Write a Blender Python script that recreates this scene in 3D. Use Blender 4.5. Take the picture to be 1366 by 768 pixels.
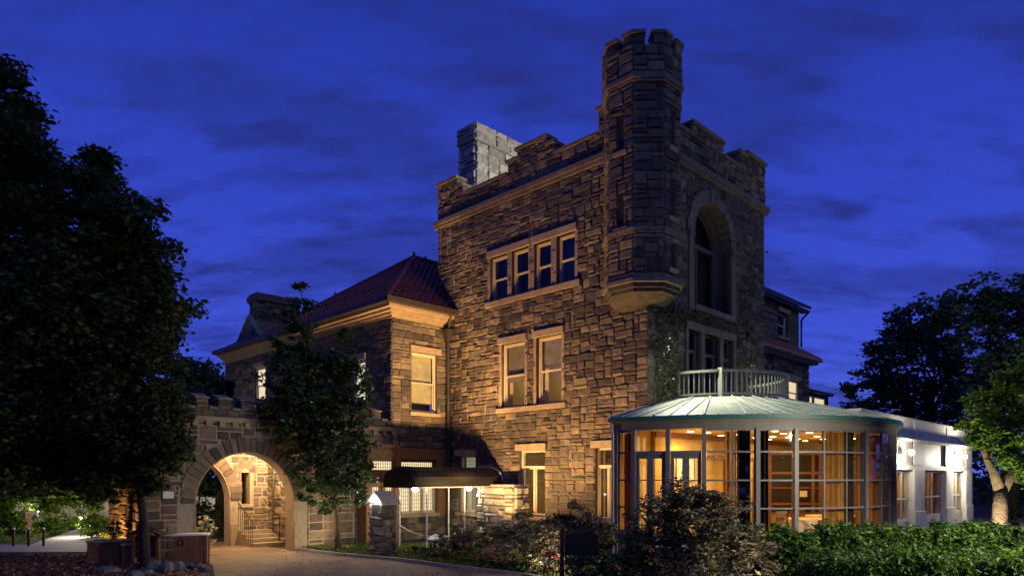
import bpy, math, random
import numpy as np
from mathutils import Vector

for o in list(bpy.data.objects):
    bpy.data.objects.remove(o)
SC = bpy.context.scene
COL = SC.collection
R8 = math.sqrt(.5)
CX, CY = 4.352, 22.0            # the tower's corner in world space; the castle frame is turned 45 degrees about it
EYE = 2.6
FPX = 915.0

# ------------------------------------------------------------------ camera
cam = bpy.data.cameras.new('camera')
cam.sensor_width = 36.0
cam.lens = FPX / 1366 * 36
cam.shift_y = (635 - 384) / 1366
cam.clip_end = 3000
camo = bpy.data.objects.new('camera', cam)
camo.location = (0, 0, EYE)
camo.rotation_euler = (math.radians(90), 0, 0)
COL.objects.link(camo)
SC.camera = camo

# ------------------------------------------------------------------ world: dusk sky with cloud bands
W = bpy.data.worlds.new("World")
SC.world = W
W.use_nodes = True
nt = W.node_tree
nt.nodes.clear()
def wn(t, **k):
    n = nt.nodes.new(t)
    for a, b in k.items(): setattr(n, a, b)
    return n
out = wn('ShaderNodeOutputWorld'); bg = wn('ShaderNodeBackground')
nt.links.new(bg.outputs[0], out.inputs[0])
tc = wn('ShaderNodeTexCoord')
sep = wn('ShaderNodeSeparateXYZ'); nt.links.new(tc.outputs['Generated'], sep.inputs[0])
ramp = wn('ShaderNodeValToRGB')
cr = ramp.color_ramp
cr.elements[0].position = 0.0; cr.elements[0].color = (.12, .18, .86, 1)
cr.elements[1].position = 1.0; cr.elements[1].color = (.013, .030, .30, 1)
for p_, c_ in ((.16, (.056, .098, .72, 1)), (.34, (.036, .070, .60, 1)), (.55, (.021, .046, .42, 1))):
    e = cr.elements.new(p_); e.color = c_
nt.links.new(sep.outputs['Z'], ramp.inputs[0])
# the cloud layer is a flat sheet overhead: direction / (z + c)
add = wn('ShaderNodeMath', operation='ADD'); add.inputs[1].default_value = .32
nt.links.new(sep.outputs['Z'], add.inputs[0])
mx = wn('ShaderNodeMath', operation='MAXIMUM'); mx.inputs[1].default_value = .05
nt.links.new(add.outputs[0], mx.inputs[0])
dv = wn('ShaderNodeVectorMath', operation='DIVIDE')
cmb = wn('ShaderNodeCombineXYZ')
for i in range(3): nt.links.new(mx.outputs[0], cmb.inputs[i])
nt.links.new(tc.outputs['Generated'], dv.inputs[0]); nt.links.new(cmb.outputs[0], dv.inputs[1])
def cloud(scale, loc, rot, lo, hi, detail):
    mp = wn('ShaderNodeMapping')
    mp.inputs['Scale'].default_value = scale
    mp.inputs['Location'].default_value = loc
    mp.inputs['Rotation'].default_value = (0, 0, rot)
    nt.links.new(dv.outputs[0], mp.inputs[0])
    no = wn('ShaderNodeTexNoise')
    no.inputs['Scale'].default_value = 1.0
    no.inputs['Detail'].default_value = detail
    no.inputs['Roughness'].default_value = .55
    nt.links.new(mp.outputs[0], no.inputs[0])
    mr = wn('ShaderNodeMapRange', interpolation_type='SMOOTHSTEP')
    mr.inputs[1].default_value = lo; mr.inputs[2].default_value = hi
    nt.links.new(no.outputs[0], mr.inputs[0])
    return mr
c1 = cloud((2.5, 5.6, 3), (3.1, .7, 0), math.radians(10), .43, .60, 7)
c2 = cloud((7, 16, 8), (1.7, 4.2, 0), math.radians(8), .45, .66, 6)
mixc = wn('ShaderNodeMath', operation='MULTIPLY_ADD'); mixc.inputs[1].default_value = .34
nt.links.new(c2.outputs[0], mixc.inputs[0])
sc1 = wn('ShaderNodeMath', operation='MULTIPLY'); sc1.inputs[1].default_value = .52
nt.links.new(c1.outputs[0], sc1.inputs[0]); nt.links.new(sc1.outputs[0], mixc.inputs[2])
mixc.use_clamp = True
cm = wn('ShaderNodeMix', data_type='RGBA')
nt.links.new(mixc.outputs[0], cm.inputs[0])
nt.links.new(ramp.outputs[0], cm.inputs[6])
cm.inputs[7].default_value = (.021, .031, .22, 1)
nt.links.new(cm.outputs[2], bg.inputs[0])
bg.inputs[1].default_value = .92

# last glow of the evening: one weak, wide directional light from the open side of the garden (right front)
sd = bpy.data.lights.new('evening_glow', 'SUN')
sd.energy = .17; sd.angle = math.radians(25); sd.color = (.86, 1.0, .74)
so = bpy.data.objects.new('evening_glow', sd)
so.rotation_euler = Vector((-.62, .62, -.62)).to_track_quat('-Z', 'Y').to_euler()
COL.objects.link(so)
SC.view_settings.view_transform = 'Standard'
SC.view_settings.look = 'None'
SC.view_settings.exposure = 0.0
SC.view_settings.gamma = 1.0
SC.view_settings.use_curve_mapping = False
SC.render.engine = 'CYCLES'
SC.cycles.use_denoising = True
SC.cycles.max_bounces = 8
SC.cycles.transparent_max_bounces = 24
SC.cycles.sample_clamp_indirect = 4
SC.cycles.caustics_reflective = False
SC.cycles.caustics_refractive = False

# ------------------------------------------------------------------ frames
def c2w(x, y, z=0.0):
    return Vector(((x - y) * R8 + CX, (x + y) * R8 + CY, z))
def w2c(X, Y, z=0.0):
    return ((X - CX) + (Y - CY)) * R8, (-(X - CX) + (Y - CY)) * R8, z
def at(px, py, Y):
    return Vector(((px - 683) / FPX * Y, Y, EYE + (635 - py) / FPX * Y))
def gnd(px, py, z=0.0):
    Y = FPX * (EYE - z) / (py - 635)
    return Vector(((px - 683) / FPX * Y, Y, z))

# ------------------------------------------------------------------ materials
def mat(name, col, rough=.8, metal=0, noise=None, bump=None, spec=None, rnd=None, emit=None, wave=None, transl=None, coat=0):
    m = bpy.data.materials.new(name); m.use_nodes = True
    n = m.node_tree.nodes; l = m.node_tree.links
    p = n['Principled BSDF']
    p.inputs['Roughness'].default_value = rough
    p.inputs['Metallic'].default_value = metal
    if spec is not None: p.inputs['Specular IOR Level'].default_value = spec
    if coat: p.inputs['Coat Weight'].default_value = coat
    src = None
    if rnd:
        a = n.new('ShaderNodeAttribute'); a.attribute_name = 'rnd'
        r = n.new('ShaderNodeValToRGB'); r.color_ramp.interpolation = 'LINEAR'
        els = r.color_ramp.elements
        els[0].position = rnd[0][0]; els[0].color = (*rnd[0][1], 1)
        els[1].position = rnd[-1][0]; els[1].color = (*rnd[-1][1], 1)
        for q, c in rnd[1:-1]:
            e = els.new(q); e.color = (*c, 1)
        l.new(a.outputs['Fac'], r.inputs[0]); src = r.outputs[0]
    g = n.new('ShaderNodeTexCoord')
    if noise:
        sc_, amt = noise[:2]
        t = n.new('ShaderNodeTexNoise'); t.inputs['Scale'].default_value = sc_; t.inputs['Detail'].default_value = 6
        t.inputs['Roughness'].default_value = .65
        l.new(g.outputs['Object'], t.inputs[0])
        mr = n.new('ShaderNodeMapRange'); mr.inputs[1].default_value = .3; mr.inputs[2].default_value = .7
        mr.inputs[3].default_value = 1 - amt; mr.inputs[4].default_value = 1 + amt
        l.new(t.outputs[0], mr.inputs[0])
        mm = n.new('ShaderNodeMix'); mm.data_type = 'RGBA'; mm.blend_type = 'MULTIPLY'; mm.inputs[0].default_value = 1
        if src: l.new(src, mm.inputs[6])
        else: mm.inputs[6].default_value = (*col, 1)
        l.new(mr.outputs[0], mm.inputs[7]); src = mm.outputs[2]
        if len(noise) > 2:
            t2 = n.new('ShaderNodeTexNoise'); t2.inputs['Scale'].default_value = noise[2]; t2.inputs['Detail'].default_value = 5
            l.new(g.outputs['Object'], t2.inputs[0])
            m2 = n.new('ShaderNodeMapRange'); m2.inputs[1].default_value = .45; m2.inputs[2].default_value = .7
            l.new(t2.outputs[0], m2.inputs[0])
            mm2 = n.new('ShaderNodeMix'); mm2.data_type = 'RGBA'
            l.new(m2.outputs[0], mm2.inputs[0]); l.new(src, mm2.inputs[6]); mm2.inputs[7].default_value = (*noise[3], 1)
            src = mm2.outputs[2]
    if src: l.new(src, p.inputs['Base Color'])
    else: p.inputs['Base Color'].default_value = (*col, 1)
    if bump:
        t = n.new('ShaderNodeTexNoise'); t.inputs['Scale'].default_value = bump[0]; t.inputs['Detail'].default_value = 8
        l.new(g.outputs['Object'], t.inputs[0])
        b = n.new('ShaderNodeBump'); b.inputs['Strength'].default_value = bump[1]; b.inputs['Distance'].default_value = bump[2]
        l.new(t.outputs[0], b.inputs['Height']); l.new(b.outputs[0], p.inputs['Normal'])
    if wave:
        t = n.new('ShaderNodeTexWave'); t.inputs['Scale'].default_value = wave[0]; t.inputs['Distortion'].default_value = wave[3]
        t.bands_direction = wave[4]
        l.new(g.outputs['Object'], t.inputs[0])
        b = n.new('ShaderNodeBump'); b.inputs['Strength'].default_value = wave[1]; b.inputs['Distance'].default_value = wave[2]
        l.new(t.outputs[0], b.inputs['Height']); l.new(b.outputs[0], p.inputs['Normal'])
    if emit:
        p.inputs['Emission Color'].default_value = (*emit[0], 1)
        p.inputs['Emission Strength'].default_value = emit[1]
    if transl:
        tr = n.new('ShaderNodeBsdfTranslucent')
        if src:
            br = n.new('ShaderNodeMix'); br.data_type = 'RGBA'; br.blend_type = 'MULTIPLY'; br.inputs[0].default_value = 1
            l.new(src, br.inputs[6]); br.inputs[7].default_value = (1.25, 1.35, .55, 1)
            l.new(br.outputs[2], tr.inputs[0])
        ms = n.new('ShaderNodeMixShader'); ms.inputs[0].default_value = transl
        l.new(p.outputs[0], ms.inputs[1]); l.new(tr.outputs[0], ms.inputs[2])
        l.new(ms.outputs[0], n['Material Output'].inputs[0])
    return m

def glass_mat(name, tint=(1, 1, 1), base=.06):
    m = bpy.data.materials.new(name); m.use_nodes = True
    n = m.node_tree.nodes; l = m.node_tree.links
    n.remove(n['Principled BSDF'])
    tr = n.new('ShaderNodeBsdfTransparent'); tr.inputs[0].default_value = (*tint, 1)
    gl = n.new('ShaderNodeBsdfGlossy'); gl.inputs['Roughness'].default_value = .02
    lw = n.new('ShaderNodeLayerWeight'); lw.inputs[0].default_value = .5
    pw = n.new('ShaderNodeMath'); pw.operation = 'POWER'; pw.inputs[1].default_value = 5; l.new(lw.outputs['Facing'], pw.inputs[0])
    fr = n.new('ShaderNodeMath'); fr.operation = 'MULTIPLY_ADD'; fr.inputs[1].default_value = .93; fr.inputs[2].default_value = .03
    l.new(pw.outputs[0], fr.inputs[0])
    ms = n.new('ShaderNodeMixShader')
    t = n.new('ShaderNodeTexNoise'); t.inputs['Scale'].default_value = 1.3
    g = n.new('ShaderNodeTexCoord'); l.new(g.outputs['Object'], t.inputs[0])
    b = n.new('ShaderNodeBump'); b.inputs['Strength'].default_value = .05; b.inputs['Distance'].default_value = .05
    l.new(t.outputs[0], b.inputs['Height']); l.new(b.outputs[0], gl.inputs['Normal'])
    l.new(fr.outputs[0], ms.inputs[0]); l.new(tr.outputs[0], ms.inputs[1]); l.new(gl.outputs[0], ms.inputs[2])
    l.new(ms.outputs[0], n['Material Output'].inputs[0])
    return m

def emis(name, col, s):
    return mat(name, (.05, .05, .05), .6, emit=(col, s))

M = dict(
    stone=mat('rock_faced_stone', (.2, .15, .1), .92, noise=(5, .4, .42, (.075, .062, .052)), bump=(22, .5, .03),
              rnd=((0, (.050, .042, .038)), (.2, (.10, .078, .058)), (.42, (.165, .128, .088)), (.62, (.27, .205, .13)), (.76, (.14, .12, .108)), (.88, (.22, .15, .09)), (1, (.07, .062, .064)))),
    stone_g=mat('gate_stone', (.2, .15, .1), .9, noise=(6, .3), bump=(26, .45, .02),
                rnd=((0, (.075, .05, .042)), (.3, (.155, .10, .07)), (.6, (.21, .145, .09)), (.85, (.25, .175, .11)), (1, (.10, .075, .07)))),
    mortar=mat('lime_mortar', (.13, .105, .08), .95, noise=(9, .25), bump=(60, .3, .01)),
    mortar_l=mat('raised_pointing', (.38, .30, .22), .95, noise=(9, .2), bump=(60, .3, .01)),
    trim=mat('dressed_sandstone', (.36, .27, .175), .85, noise=(4, .22), bump=(40, .25, .01)),
    coping=mat('coping_stone', (.27, .235, .2), .9, noise=(4, .25), bump=(30, .35, .015)),
    chimney=mat('chimney_stone', (.33, .3, .25), .9, noise=(5, .3), bump=(22, .5, .03),
                rnd=((0, (.22, .2, .17)), (.5, (.33, .3, .25)), (1, (.42, .39, .33)))),
    roof=mat('red_roof_tile', (.36, .08, .045), .7, noise=(7, .35), bump=(20, .3, .02)),
    copper=mat('patinated_copper', (.36, .40, .31), .6, noise=(2.2, .3, .7, (.25, .29, .22)), bump=(6, .1, .01)),
    copper_d=mat('green_painted_fascia', (.02, .10, .085), .5, noise=(4, .2)),
    postgrey=mat('grey_blue_paint', (.135, .122, .118), .5, noise=(6, .08)),
    white=mat('white_paint', (.64, .61, .55), .6, noise=(1.1, .10, .8, (.50, .46, .39)), bump=(35, .12, .01)),
    cream=mat('cream_paint', (.62, .52, .36), .5, noise=(5, .08)),
    drape=mat('brown_drape', (.045, .022, .015), .9, noise=(3, .2)),
    corbel_stone=mat('dark_corbel_stone', (.095, .078, .06), .92, noise=(3, .4), bump=(20, .5, .03)),  # darker stone tone used for the corbel alone
    taupe=mat('taupe_paint', (.15, .125, .10), .55, noise=(4, .12)),
    dressed_dark=mat('dark_dressed_stone', (.19, .145, .105), .9, noise=(3, .35), bump=(30, .35, .015)),  # darker dressed stone for right face, turret and coping
    railing=mat('pale_green_paint', (.24, .25, .19), .5, noise=(5, .1)),
    oak=mat('varnished_oak', (.24, .11, .045), .5, noise=(6, .3), wave=(6, .15, .01, 3, 'Z')),
    wood_red=mat('weathered_cedar', (.20, .075, .03), .65, noise=(7, .35), wave=(8, .2, .01, 3, 'Z')),
    wood_dark=mat('dark_stained_wood', (.022, .014, .01), .6, noise=(7, .3)),
    iron=mat('black_iron', (.012, .012, .013), .5, metal=.2),
    lead=mat('lead_came', (.05, .045, .04), .5),
    pipe=mat('dark_copper_pipe', (.045, .035, .03), .5, noise=(5, .3)),
    fabric=mat('black_canvas', (.0045, .004, .004), .75, noise=(8, .2), bump=(3, .2, .03)),
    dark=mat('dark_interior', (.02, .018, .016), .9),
    room=mat('plaster_room', (.45, .33, .17), .9, noise=(2, .1)),
    room_y=mat('ochre_plaster', (.62, .42, .14), .85, noise=(1.5, .08)),
    ceil=mat('ceiling_plaster', (.6, .42, .18), .9),
    floor=mat('parquet', (.22, .12, .06), .4, noise=(8, .25)),
    curtain=mat('amber_curtain', (.60, .36, .10), .85, noise=(3, .15), transl=.45),
    curtain_r=mat('rust_curtain', (.52, .26, .075), .85, noise=(3, .15), transl=.55),
    cloth=mat('cream_tablecloth', (.7, .55, .35), .8),
    paper=mat('white_card', (.85, .8, .7), .7),
    shade=mat('buff_shade', (.20, .18, .13), .85, noise=(2.5, .25)),
    blind=mat('linen_blind', (.34, .31, .18), .85, noise=(1.8, .3), emit=((.9, .75, .42), .02)),  # weak emission puts the room's glow into the cloth
    asphalt=mat('worn_asphalt', (.23, .145, .082), .8, noise=(1.4, .3, .5, (.13, .082, .052)), bump=(90, .5, .006)),
    path=mat('pale_paving', (.36, .33, .3), .85, noise=(3, .2), bump=(60, .3, .005)),
    soil=mat('ground_soil', (.035, .03, .02), .95, noise=(2, .4), bump=(20, .7, .04)),
    mulch=mat('leaf_mulch', (.09, .03, .02), .95, noise=(9, .5), bump=(30, .8, .04)),
    kerb=mat('kerb_stone', (.26, .23, .2), .9, noise=(5, .3), bump=(30, .4, .01)),
    bark=mat('brown_bark', (.16, .105, .06), .95, noise=(6, .4), bump=(18, .9, .04)),
    bark_d=mat('dark_bark', (.045, .035, .028), .95, noise=(6, .4), bump=(18, .9, .04)),
    rope=mat('pale_rope', (.62, .55, .45), .8, bump=(120, .5, .005)),
    rock=mat('edging_rock', (.17, .155, .15), .9, noise=(5, .3), bump=(14, .6, .04)),
    steel=mat('pale_enamel', (.7, .66, .6), .4),
    glass=glass_mat('window_glass'),
    glass_c=glass_mat('conservatory_glass', (.97, .97, .95)),
    lampglow=emis('lamp_glow', (1, .86, .6), 26),
    lampwhite=emis('lamp_white', (1, .96, .88), 45),
    downl=emis('downlight_glow', (1, .72, .32), 30),
    litwarm=emis('lit_window_warm', (1, .80, .46), 1.05),
    litpale=emis('lit_window_pale', (1, .88, .62), .85),
    litdim=emis('lit_window_dim', (.85, .82, .55), .33),
)
def leafmat(name, c0, c1, c2, rough=.5, tr=.25, spec=.4):
    return mat(name, c1, rough, rnd=((0, c0), (.55, c1), (1, c2)), transl=tr, spec=spec)
M['leaf_night'] = leafmat('maple_leaf', (.03, .042, .016), (.062, .085, .026), (.11, .125, .04), .5, .4)
M['leaf_ever'] = leafmat('evergreen_leaf', (.022, .042, .014), (.055, .09, .03), (.13, .155, .07), .36, .25)
M['leaf_bright'] = leafmat('young_leaf', (.05, .095, .012), (.11, .19, .02), (.19, .26, .035), .5, .35)
M['leaf_box'] = leafmat('boxwood_leaf', (.020, .05, .010), (.075, .145, .026), (.18, .27, .06), .6, .25, .25)
M['leaf_rhodo'] = leafmat('rhododendron_leaf', (.04, .036, .022), (.12, .10, .06), (.28, .22, .14), .6, .15, .25)
M['leaf_azalea'] = leafmat('azalea_leaf', (.05, .055, .02), (.15, .15, .07), (.36, .33, .2), .5, .25)
M['leaf_dark'] = leafmat('dark_tree_leaf', (.035, .07, .04), (.07, .115, .06), (.11, .15, .08), .55, .3)
M['leaf_ivy'] = leafmat('ivy_leaf', (.03, .045, .018), (.075, .10, .04), (.16, .18, .09), .4, .15)
M['leaf_grass'] = leafmat('grass_blade', (.05, .08, .015), (.11, .15, .03), (.20, .22, .06), .6, .3)
M['leaf_fall'] = leafmat('fallen_leaf', (.10, .028, .018), (.26, .085, .05), (.55, .34, .24), .7, .1)
M['petal_pink'] = leafmat('pink_petal', (.35, .05, .14), (.6, .10, .26), (.8, .3, .45), .6, .3)
M['petal_red'] = leafmat('red_petal', (.25, .02, .04), (.45, .05, .08), (.7, .2, .2), .6, .3)
M['petal_white'] = leafmat('white_petal', (.6, .5, .42), (.75, .7, .62), (.85, .82, .78), .6, .3)

# ------------------------------------------------------------------ mesh helper
ORIG = {}      # object -> (origin in its own frame, is castle frame)
class MB:
    def __init__(s):
        s.v = []; s.f = []; s.r = []; s.rv = .5; s.marks = []
    def quad(s, a, b, c, d, r=None):
        i = len(s.v); s.v += [a, b, c, d]; s.f.append((i, i + 1, i + 2, i + 3)); s.r.append(s.rv if r is None else r)
    def hexa(s, p, r=None):
        i = len(s.v); s.v += p
        for q in ((0, 3, 2, 1), (4, 5, 6, 7), (0, 1, 5, 4), (1, 2, 6, 5), (2, 3, 7, 6), (3, 0, 4, 7)):
            s.f.append(tuple(i + k for k in q)); s.r.append(s.rv if r is None else r)
        return s
    def box(s, x0, x1, y0, y1, z0, z1, r=None):
        return s.hexa([(x0, y0, z0), (x1, y0, z0), (x1, y1, z0), (x0, y1, z0), (x0, y0, z1), (x1, y0, z1), (x1, y1, z1), (x0, y1, z1)], r)
    def pbox(s, pl, u0, u1, v0, v1, d0, d1, r=None):
        P = pl.P
        return s.hexa([P(u0, v0, d0), P(u1, v0, d0), P(u1, v0, d1), P(u0, v0, d1), P(u0, v1, d0), P(u1, v1, d0), P(u1, v1, d1), P(u0, v1, d1)], r)
    def prism(s, poly, z0, z1, r=None):
        n = len(poly); i = len(s.v)
        s.v += [(p[0], p[1], z0 if not callable(z0) else z0(p)) for p in poly] + [(p[0], p[1], z1 if not callable(z1) else z1(p)) for p in poly]
        rr = s.rv if r is None else r
        s.f.append(tuple(range(i + n - 1, i - 1, -1))); s.f.append(tuple(range(i + n, i + 2 * n))); s.r += [rr, rr]
        for k in range(n):
            s.f.append((i + k, i + (k + 1) % n, i + n + (k + 1) % n, i + n + k)); s.r.append(rr)
        return s
    def loft(s, rings, cap=True, r=None):
        n = len(rings[0]); i0 = len(s.v); rr = s.rv if r is None else r
        for g in rings: s.v += [tuple(p) for p in g]
        for j in range(len(rings) - 1):
            for k in range(n):
                a = i0 + j * n + k; b = i0 + j * n + (k + 1) % n
                s.f.append((a, b, b + n, a + n)); s.r.append(rr)
        if cap:
            s.f.append(tuple(i0 + k for k in range(n - 1, -1, -1))); s.f.append(tuple(i0 + (len(rings) - 1) * n + k for k in range(n))); s.r += [rr, rr]
        return s
    def tube(s, pts, rad, seg=8, r=None):
        pts = [Vector(p) for p in pts]
        if not hasattr(rad, '__len__'): rad = [rad] * len(pts)
        rings = []
        up = Vector((0, 0, 1))
        for i, p in enumerate(pts):
            t = (pts[min(i + 1, len(pts) - 1)] - pts[max(i - 1, 0)]).normalized()
            a = t.cross(up)
            if a.length < .05: a = t.cross(Vector((1, 0, 0)))
            a.normalize(); b = t.cross(a).normalized()
            rings.append([p + (a * math.cos(2 * math.pi * k / seg) + b * math.sin(2 * math.pi * k / seg)) * rad[i] for k in range(seg)])
        return s.loft(rings, True, r)
    def cyl(s, x, y, z0, z1, r0, r1=None, seg=16):
        r1 = r0 if r1 is None else r1
        return s.loft([[(x + r0 * math.cos(2 * math.pi * k / seg), y + r0 * math.sin(2 * math.pi * k / seg), z0) for k in range(seg)],
                       [(x + r1 * math.cos(2 * math.pi * k / seg), y + r1 * math.sin(2 * math.pi * k / seg), z1) for k in range(seg)]])
    def lathe(s, x, y, prof, seg=16):
        return s.loft([[(x + r_ * math.cos(2 * math.pi * k / seg), y + r_ * math.sin(2 * math.pi * k / seg), z_) for k in range(seg)] for r_, z_ in prof])
    def build(s, name, material, parent=None, origin=None, castle=True, smooth=False):
        if len({k for k, _, _ in s.marks}) > 1 and name == 'stone_facing':      # one facing per wall plane
            for key in sorted({k for k, _, _ in s.marks}):
                q = MB()
                for i, (k, f0, v0) in enumerate(s.marks):
                    if k != key: continue
                    f1, v1 = (s.marks[i + 1][1:] if i + 1 < len(s.marks) else (len(s.f), len(s.v)))
                    sh = len(q.v) - v0
                    q.v += s.v[v0:v1]; q.f += [tuple(j + sh for j in f) for f in s.f[f0:f1]]; q.r += s.r[f0:f1]
                q.build(name, material, parent, origin, castle, smooth)
            return None
        if parent is not None:
            org, castle = ORIG[parent]
        else:
            org = origin if origin is not None else (0, 0, 0)
        me = bpy.data.meshes.new(name)
        o3 = Vector(org)
        me.from_pydata([tuple(Vector(p) - o3) for p in s.v], [], s.f)
        a = me.attributes.new('rnd', 'FLOAT', 'FACE'); a.data.foreach_set('value', np.array(s.r, dtype=np.float32))
        if smooth: me.polygons.foreach_set('use_smooth', [True] * len(me.polygons))
        me.materials.append(material)
        me.update()
        o = bpy.data.objects.new(name, me); COL.objects.link(o)
        ORIG[o] = (org, castle)
        place(o, parent, org, castle)
        return o
def place(o, parent, org, castle):
    if parent is not None:
        o.parent = parent
    elif castle:
        o.location = c2w(*org); o.rotation_euler = (0, 0, math.radians(45))
    else:
        o.location = org
def thing(name, label, cat, origin, castle=True, group=None):
    o = bpy.data.objects.new(name, None); COL.objects.link(o)
    o.empty_display_size = .3
    ORIG[o] = (origin, castle); place(o, None, origin, castle)
    return tag(o, label, cat, group)
def tag(o, label, cat, group=None):
    o['label'] = label; o['category'] = cat
    if group: o['group'] = group
    return o
def kind(o, k='structure'):
    o['kind'] = k; return o

class Plane:
    def __init__(s, O, U, N):
        s.O = Vector(O); s.U = Vector(U).normalized(); s.N = Vector(N).normalized()
    def P(s, u, v, d=0.0):
        q = s.O + s.U * u + s.N * d
        return (q.x, q.y, s.O.z + v)
    def shift(s, d): return Plane(s.O + s.N * d, s.U, s.N)
LF = Plane((0, 0, 0), (0, 1, 0), (-1, 0, 0))
RF = Plane((0, 0, 0), (1, 0, 0), (0, -1, 0))
WR = Plane((0, 10, 0), (1, 0, 0), (0, -1, 0))
WL = Plane((-2.84, 0, 0), (0, 1, 0), (-1, 0, 0))

# rock-faced ashlar: every block is a chiselled pillow standing proud of the mortar
def ashlar(mb, pl, u0, u1, v0, v1, holes=(), seed=1, course=.36, width=.62, rough=.05, joint=.014, base=.02, clip=None, snecked=.4, lo=0, hi=1, marks=True):
    rg = random.Random(seed)
    if marks: mb.marks.append((tuple(round(q, 2) for q in pl.N) + (round(pl.O.dot(pl.N), 1),), len(mb.f), len(mb.v)))
    br = {v0, v1}
    for h in holes:
        for q in (h[2], h[3]):
            if v0 < q < v1: br.add(q)
    br = sorted(br); rows = []
    for a, b in zip(br, br[1:]):
        n = max(1, round((b - a) / course))
        w = [rg.uniform(.75, 1.3) for _ in range(n)]; t = sum(w); v = a
        for x in w:
            rows.append((v, v + x / t * (b - a))); v += x / t * (b - a)
    def block(a, b, c, d):
        if clip is not None:
            q = clip(a, b, c, d)
            if q is None: return
            a, b = q
        if b - a < .07 or d - c < .05: return
        w, h = b - a - joint, d - c - joint
        a += joint / 2; c += joint / 2
        nu = max(3, min(9, round(w / .13))); nv = max(3, min(5, round(h / .11)))
        e = min(.035, w * .2, h * .2)
        us = [0, e] + [e + (w - 2 * e) * k / (nu - 2) for k in range(1, nu - 2)] + [w - e, w] if nu > 2 else [0, w]
        vs = [0, e] + [e + (h - 2 * e) * k / (nv - 2) for k in range(1, nv - 2)] + [h - e, h]
        off = base + rg.uniform(0, rough * .55)
        tu, tv = rg.uniform(-1, 1) * rough * .35, rg.uniform(-1, 1) * rough * .45
        r = lo + (hi - lo) * rg.random(); i0 = len(mb.v); U = len(us)
        for j, y in enumerate(vs):
            for i, x in enumerate(us):
                if i in (0, U - 1) or j in (0, len(vs) - 1):
                    dd = -.004; jx = jy = 0
                else:
                    dd = off + tu * (x / w - .5) * 2 + tv * (y / h - .5) * 2 + rg.uniform(0, rough)
                    jx, jy = rg.uniform(-.012, .012), rg.uniform(-.012, .012)
                    dd = max(.008, dd)
                mb.v.append(pl.P(a + x + jx, c + y + jy, dd))
        for j in range(len(vs) - 1):
            for i in range(U - 1):
                k = i0 + j * U + i
                mb.f.append((k, k + 1, k + 1 + U, k + U)); mb.r.append(min(1, max(0, r + rg.uniform(-.06, .06))))
    # random ashlar: blocks one to three units high packed on a grid that follows every opening
    ub = {u0, u1}
    for h in holes:
        for q in (h[0], h[1]):
            if u0 < q < u1: ub.add(q)
    def lines(bs, step):
        bs = sorted(bs); o = [bs[0]]
        for p, q in zip(bs, bs[1:]):
            n = max(1, round((q - p) / step)); o += [p + (q - p) * (k + 1) / n for k in range(n)]
        return o
    vl = lines(br, course * .5); ul = lines(ub, width * .27)
    nv_, nu_ = len(vl) - 1, len(ul) - 1
    occ = [[any(h[0] - 1e-4 < (ul[i] + ul[i + 1]) / 2 < h[1] + 1e-4 and h[2] - 1e-4 < (vl[j] + vl[j + 1]) / 2 < h[3] + 1e-4 for h in holes) for i in range(nu_)] for j in range(nv_)]
    jit = [[rg.uniform(-.035, .035) * width for _ in range(nu_ + 1)] for _ in range(nv_)]
    for j in range(nv_):
        for i in range(nu_):
            if occ[j][i]: continue
            hh = rg.choices((1, 2, 3), (.36, .60, .04))[0]; wwd = rg.choices((3, 4, 5, 6, 7), (.26, .28, .22, .15, .09))[0]
            if hh == 1 and wwd < 4: wwd = 4
            n = 1
            while n < wwd and i + n < nu_ and not occ[j][i + n]: n += 1
            if i + n < nu_ and not occ[j][i + n] and (i + n + 1 >= nu_ or occ[j][i + n + 1]): n += 1     # leave no sliver behind
            m = 1
            while m < hh and j + m < nv_ and all(not occ[j + m][i + k] for k in range(n)): m += 1
            for jj in range(m):
                for k in range(n): occ[j + jj][i + k] = True
            block(ul[i], ul[i + n], vl[j], vl[j + m])

# a wall slab of real thickness with rectangular openings
def slab(mb, pl, u0, u1, v0, v1, thick, holes=()):
    us = sorted({u0, u1} | {min(max(q, u0), u1) for h in holes for q in h[:2]})
    vs = sorted({v0, v1} | {min(max(q, v0), v1) for h in holes for q in h[2:4]})
    for a, b in zip(vs, vs[1:]):
        run = None
        for c, d in zip(us, us[1:]):
            m0, m1 = (c + d) / 2, (a + b) / 2
            hole = any(h[0] < m0 < h[1] and h[2] < m1 < h[3] for h in holes)
            if not hole: run = (run[0], d) if run else (c, d)
            if hole and run: mb.pbox(pl, run[0], run[1], a, b, -thick, 0); run = None
        if run: mb.pbox(pl, run[0], run[1], a, b, -thick, 0)

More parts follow.
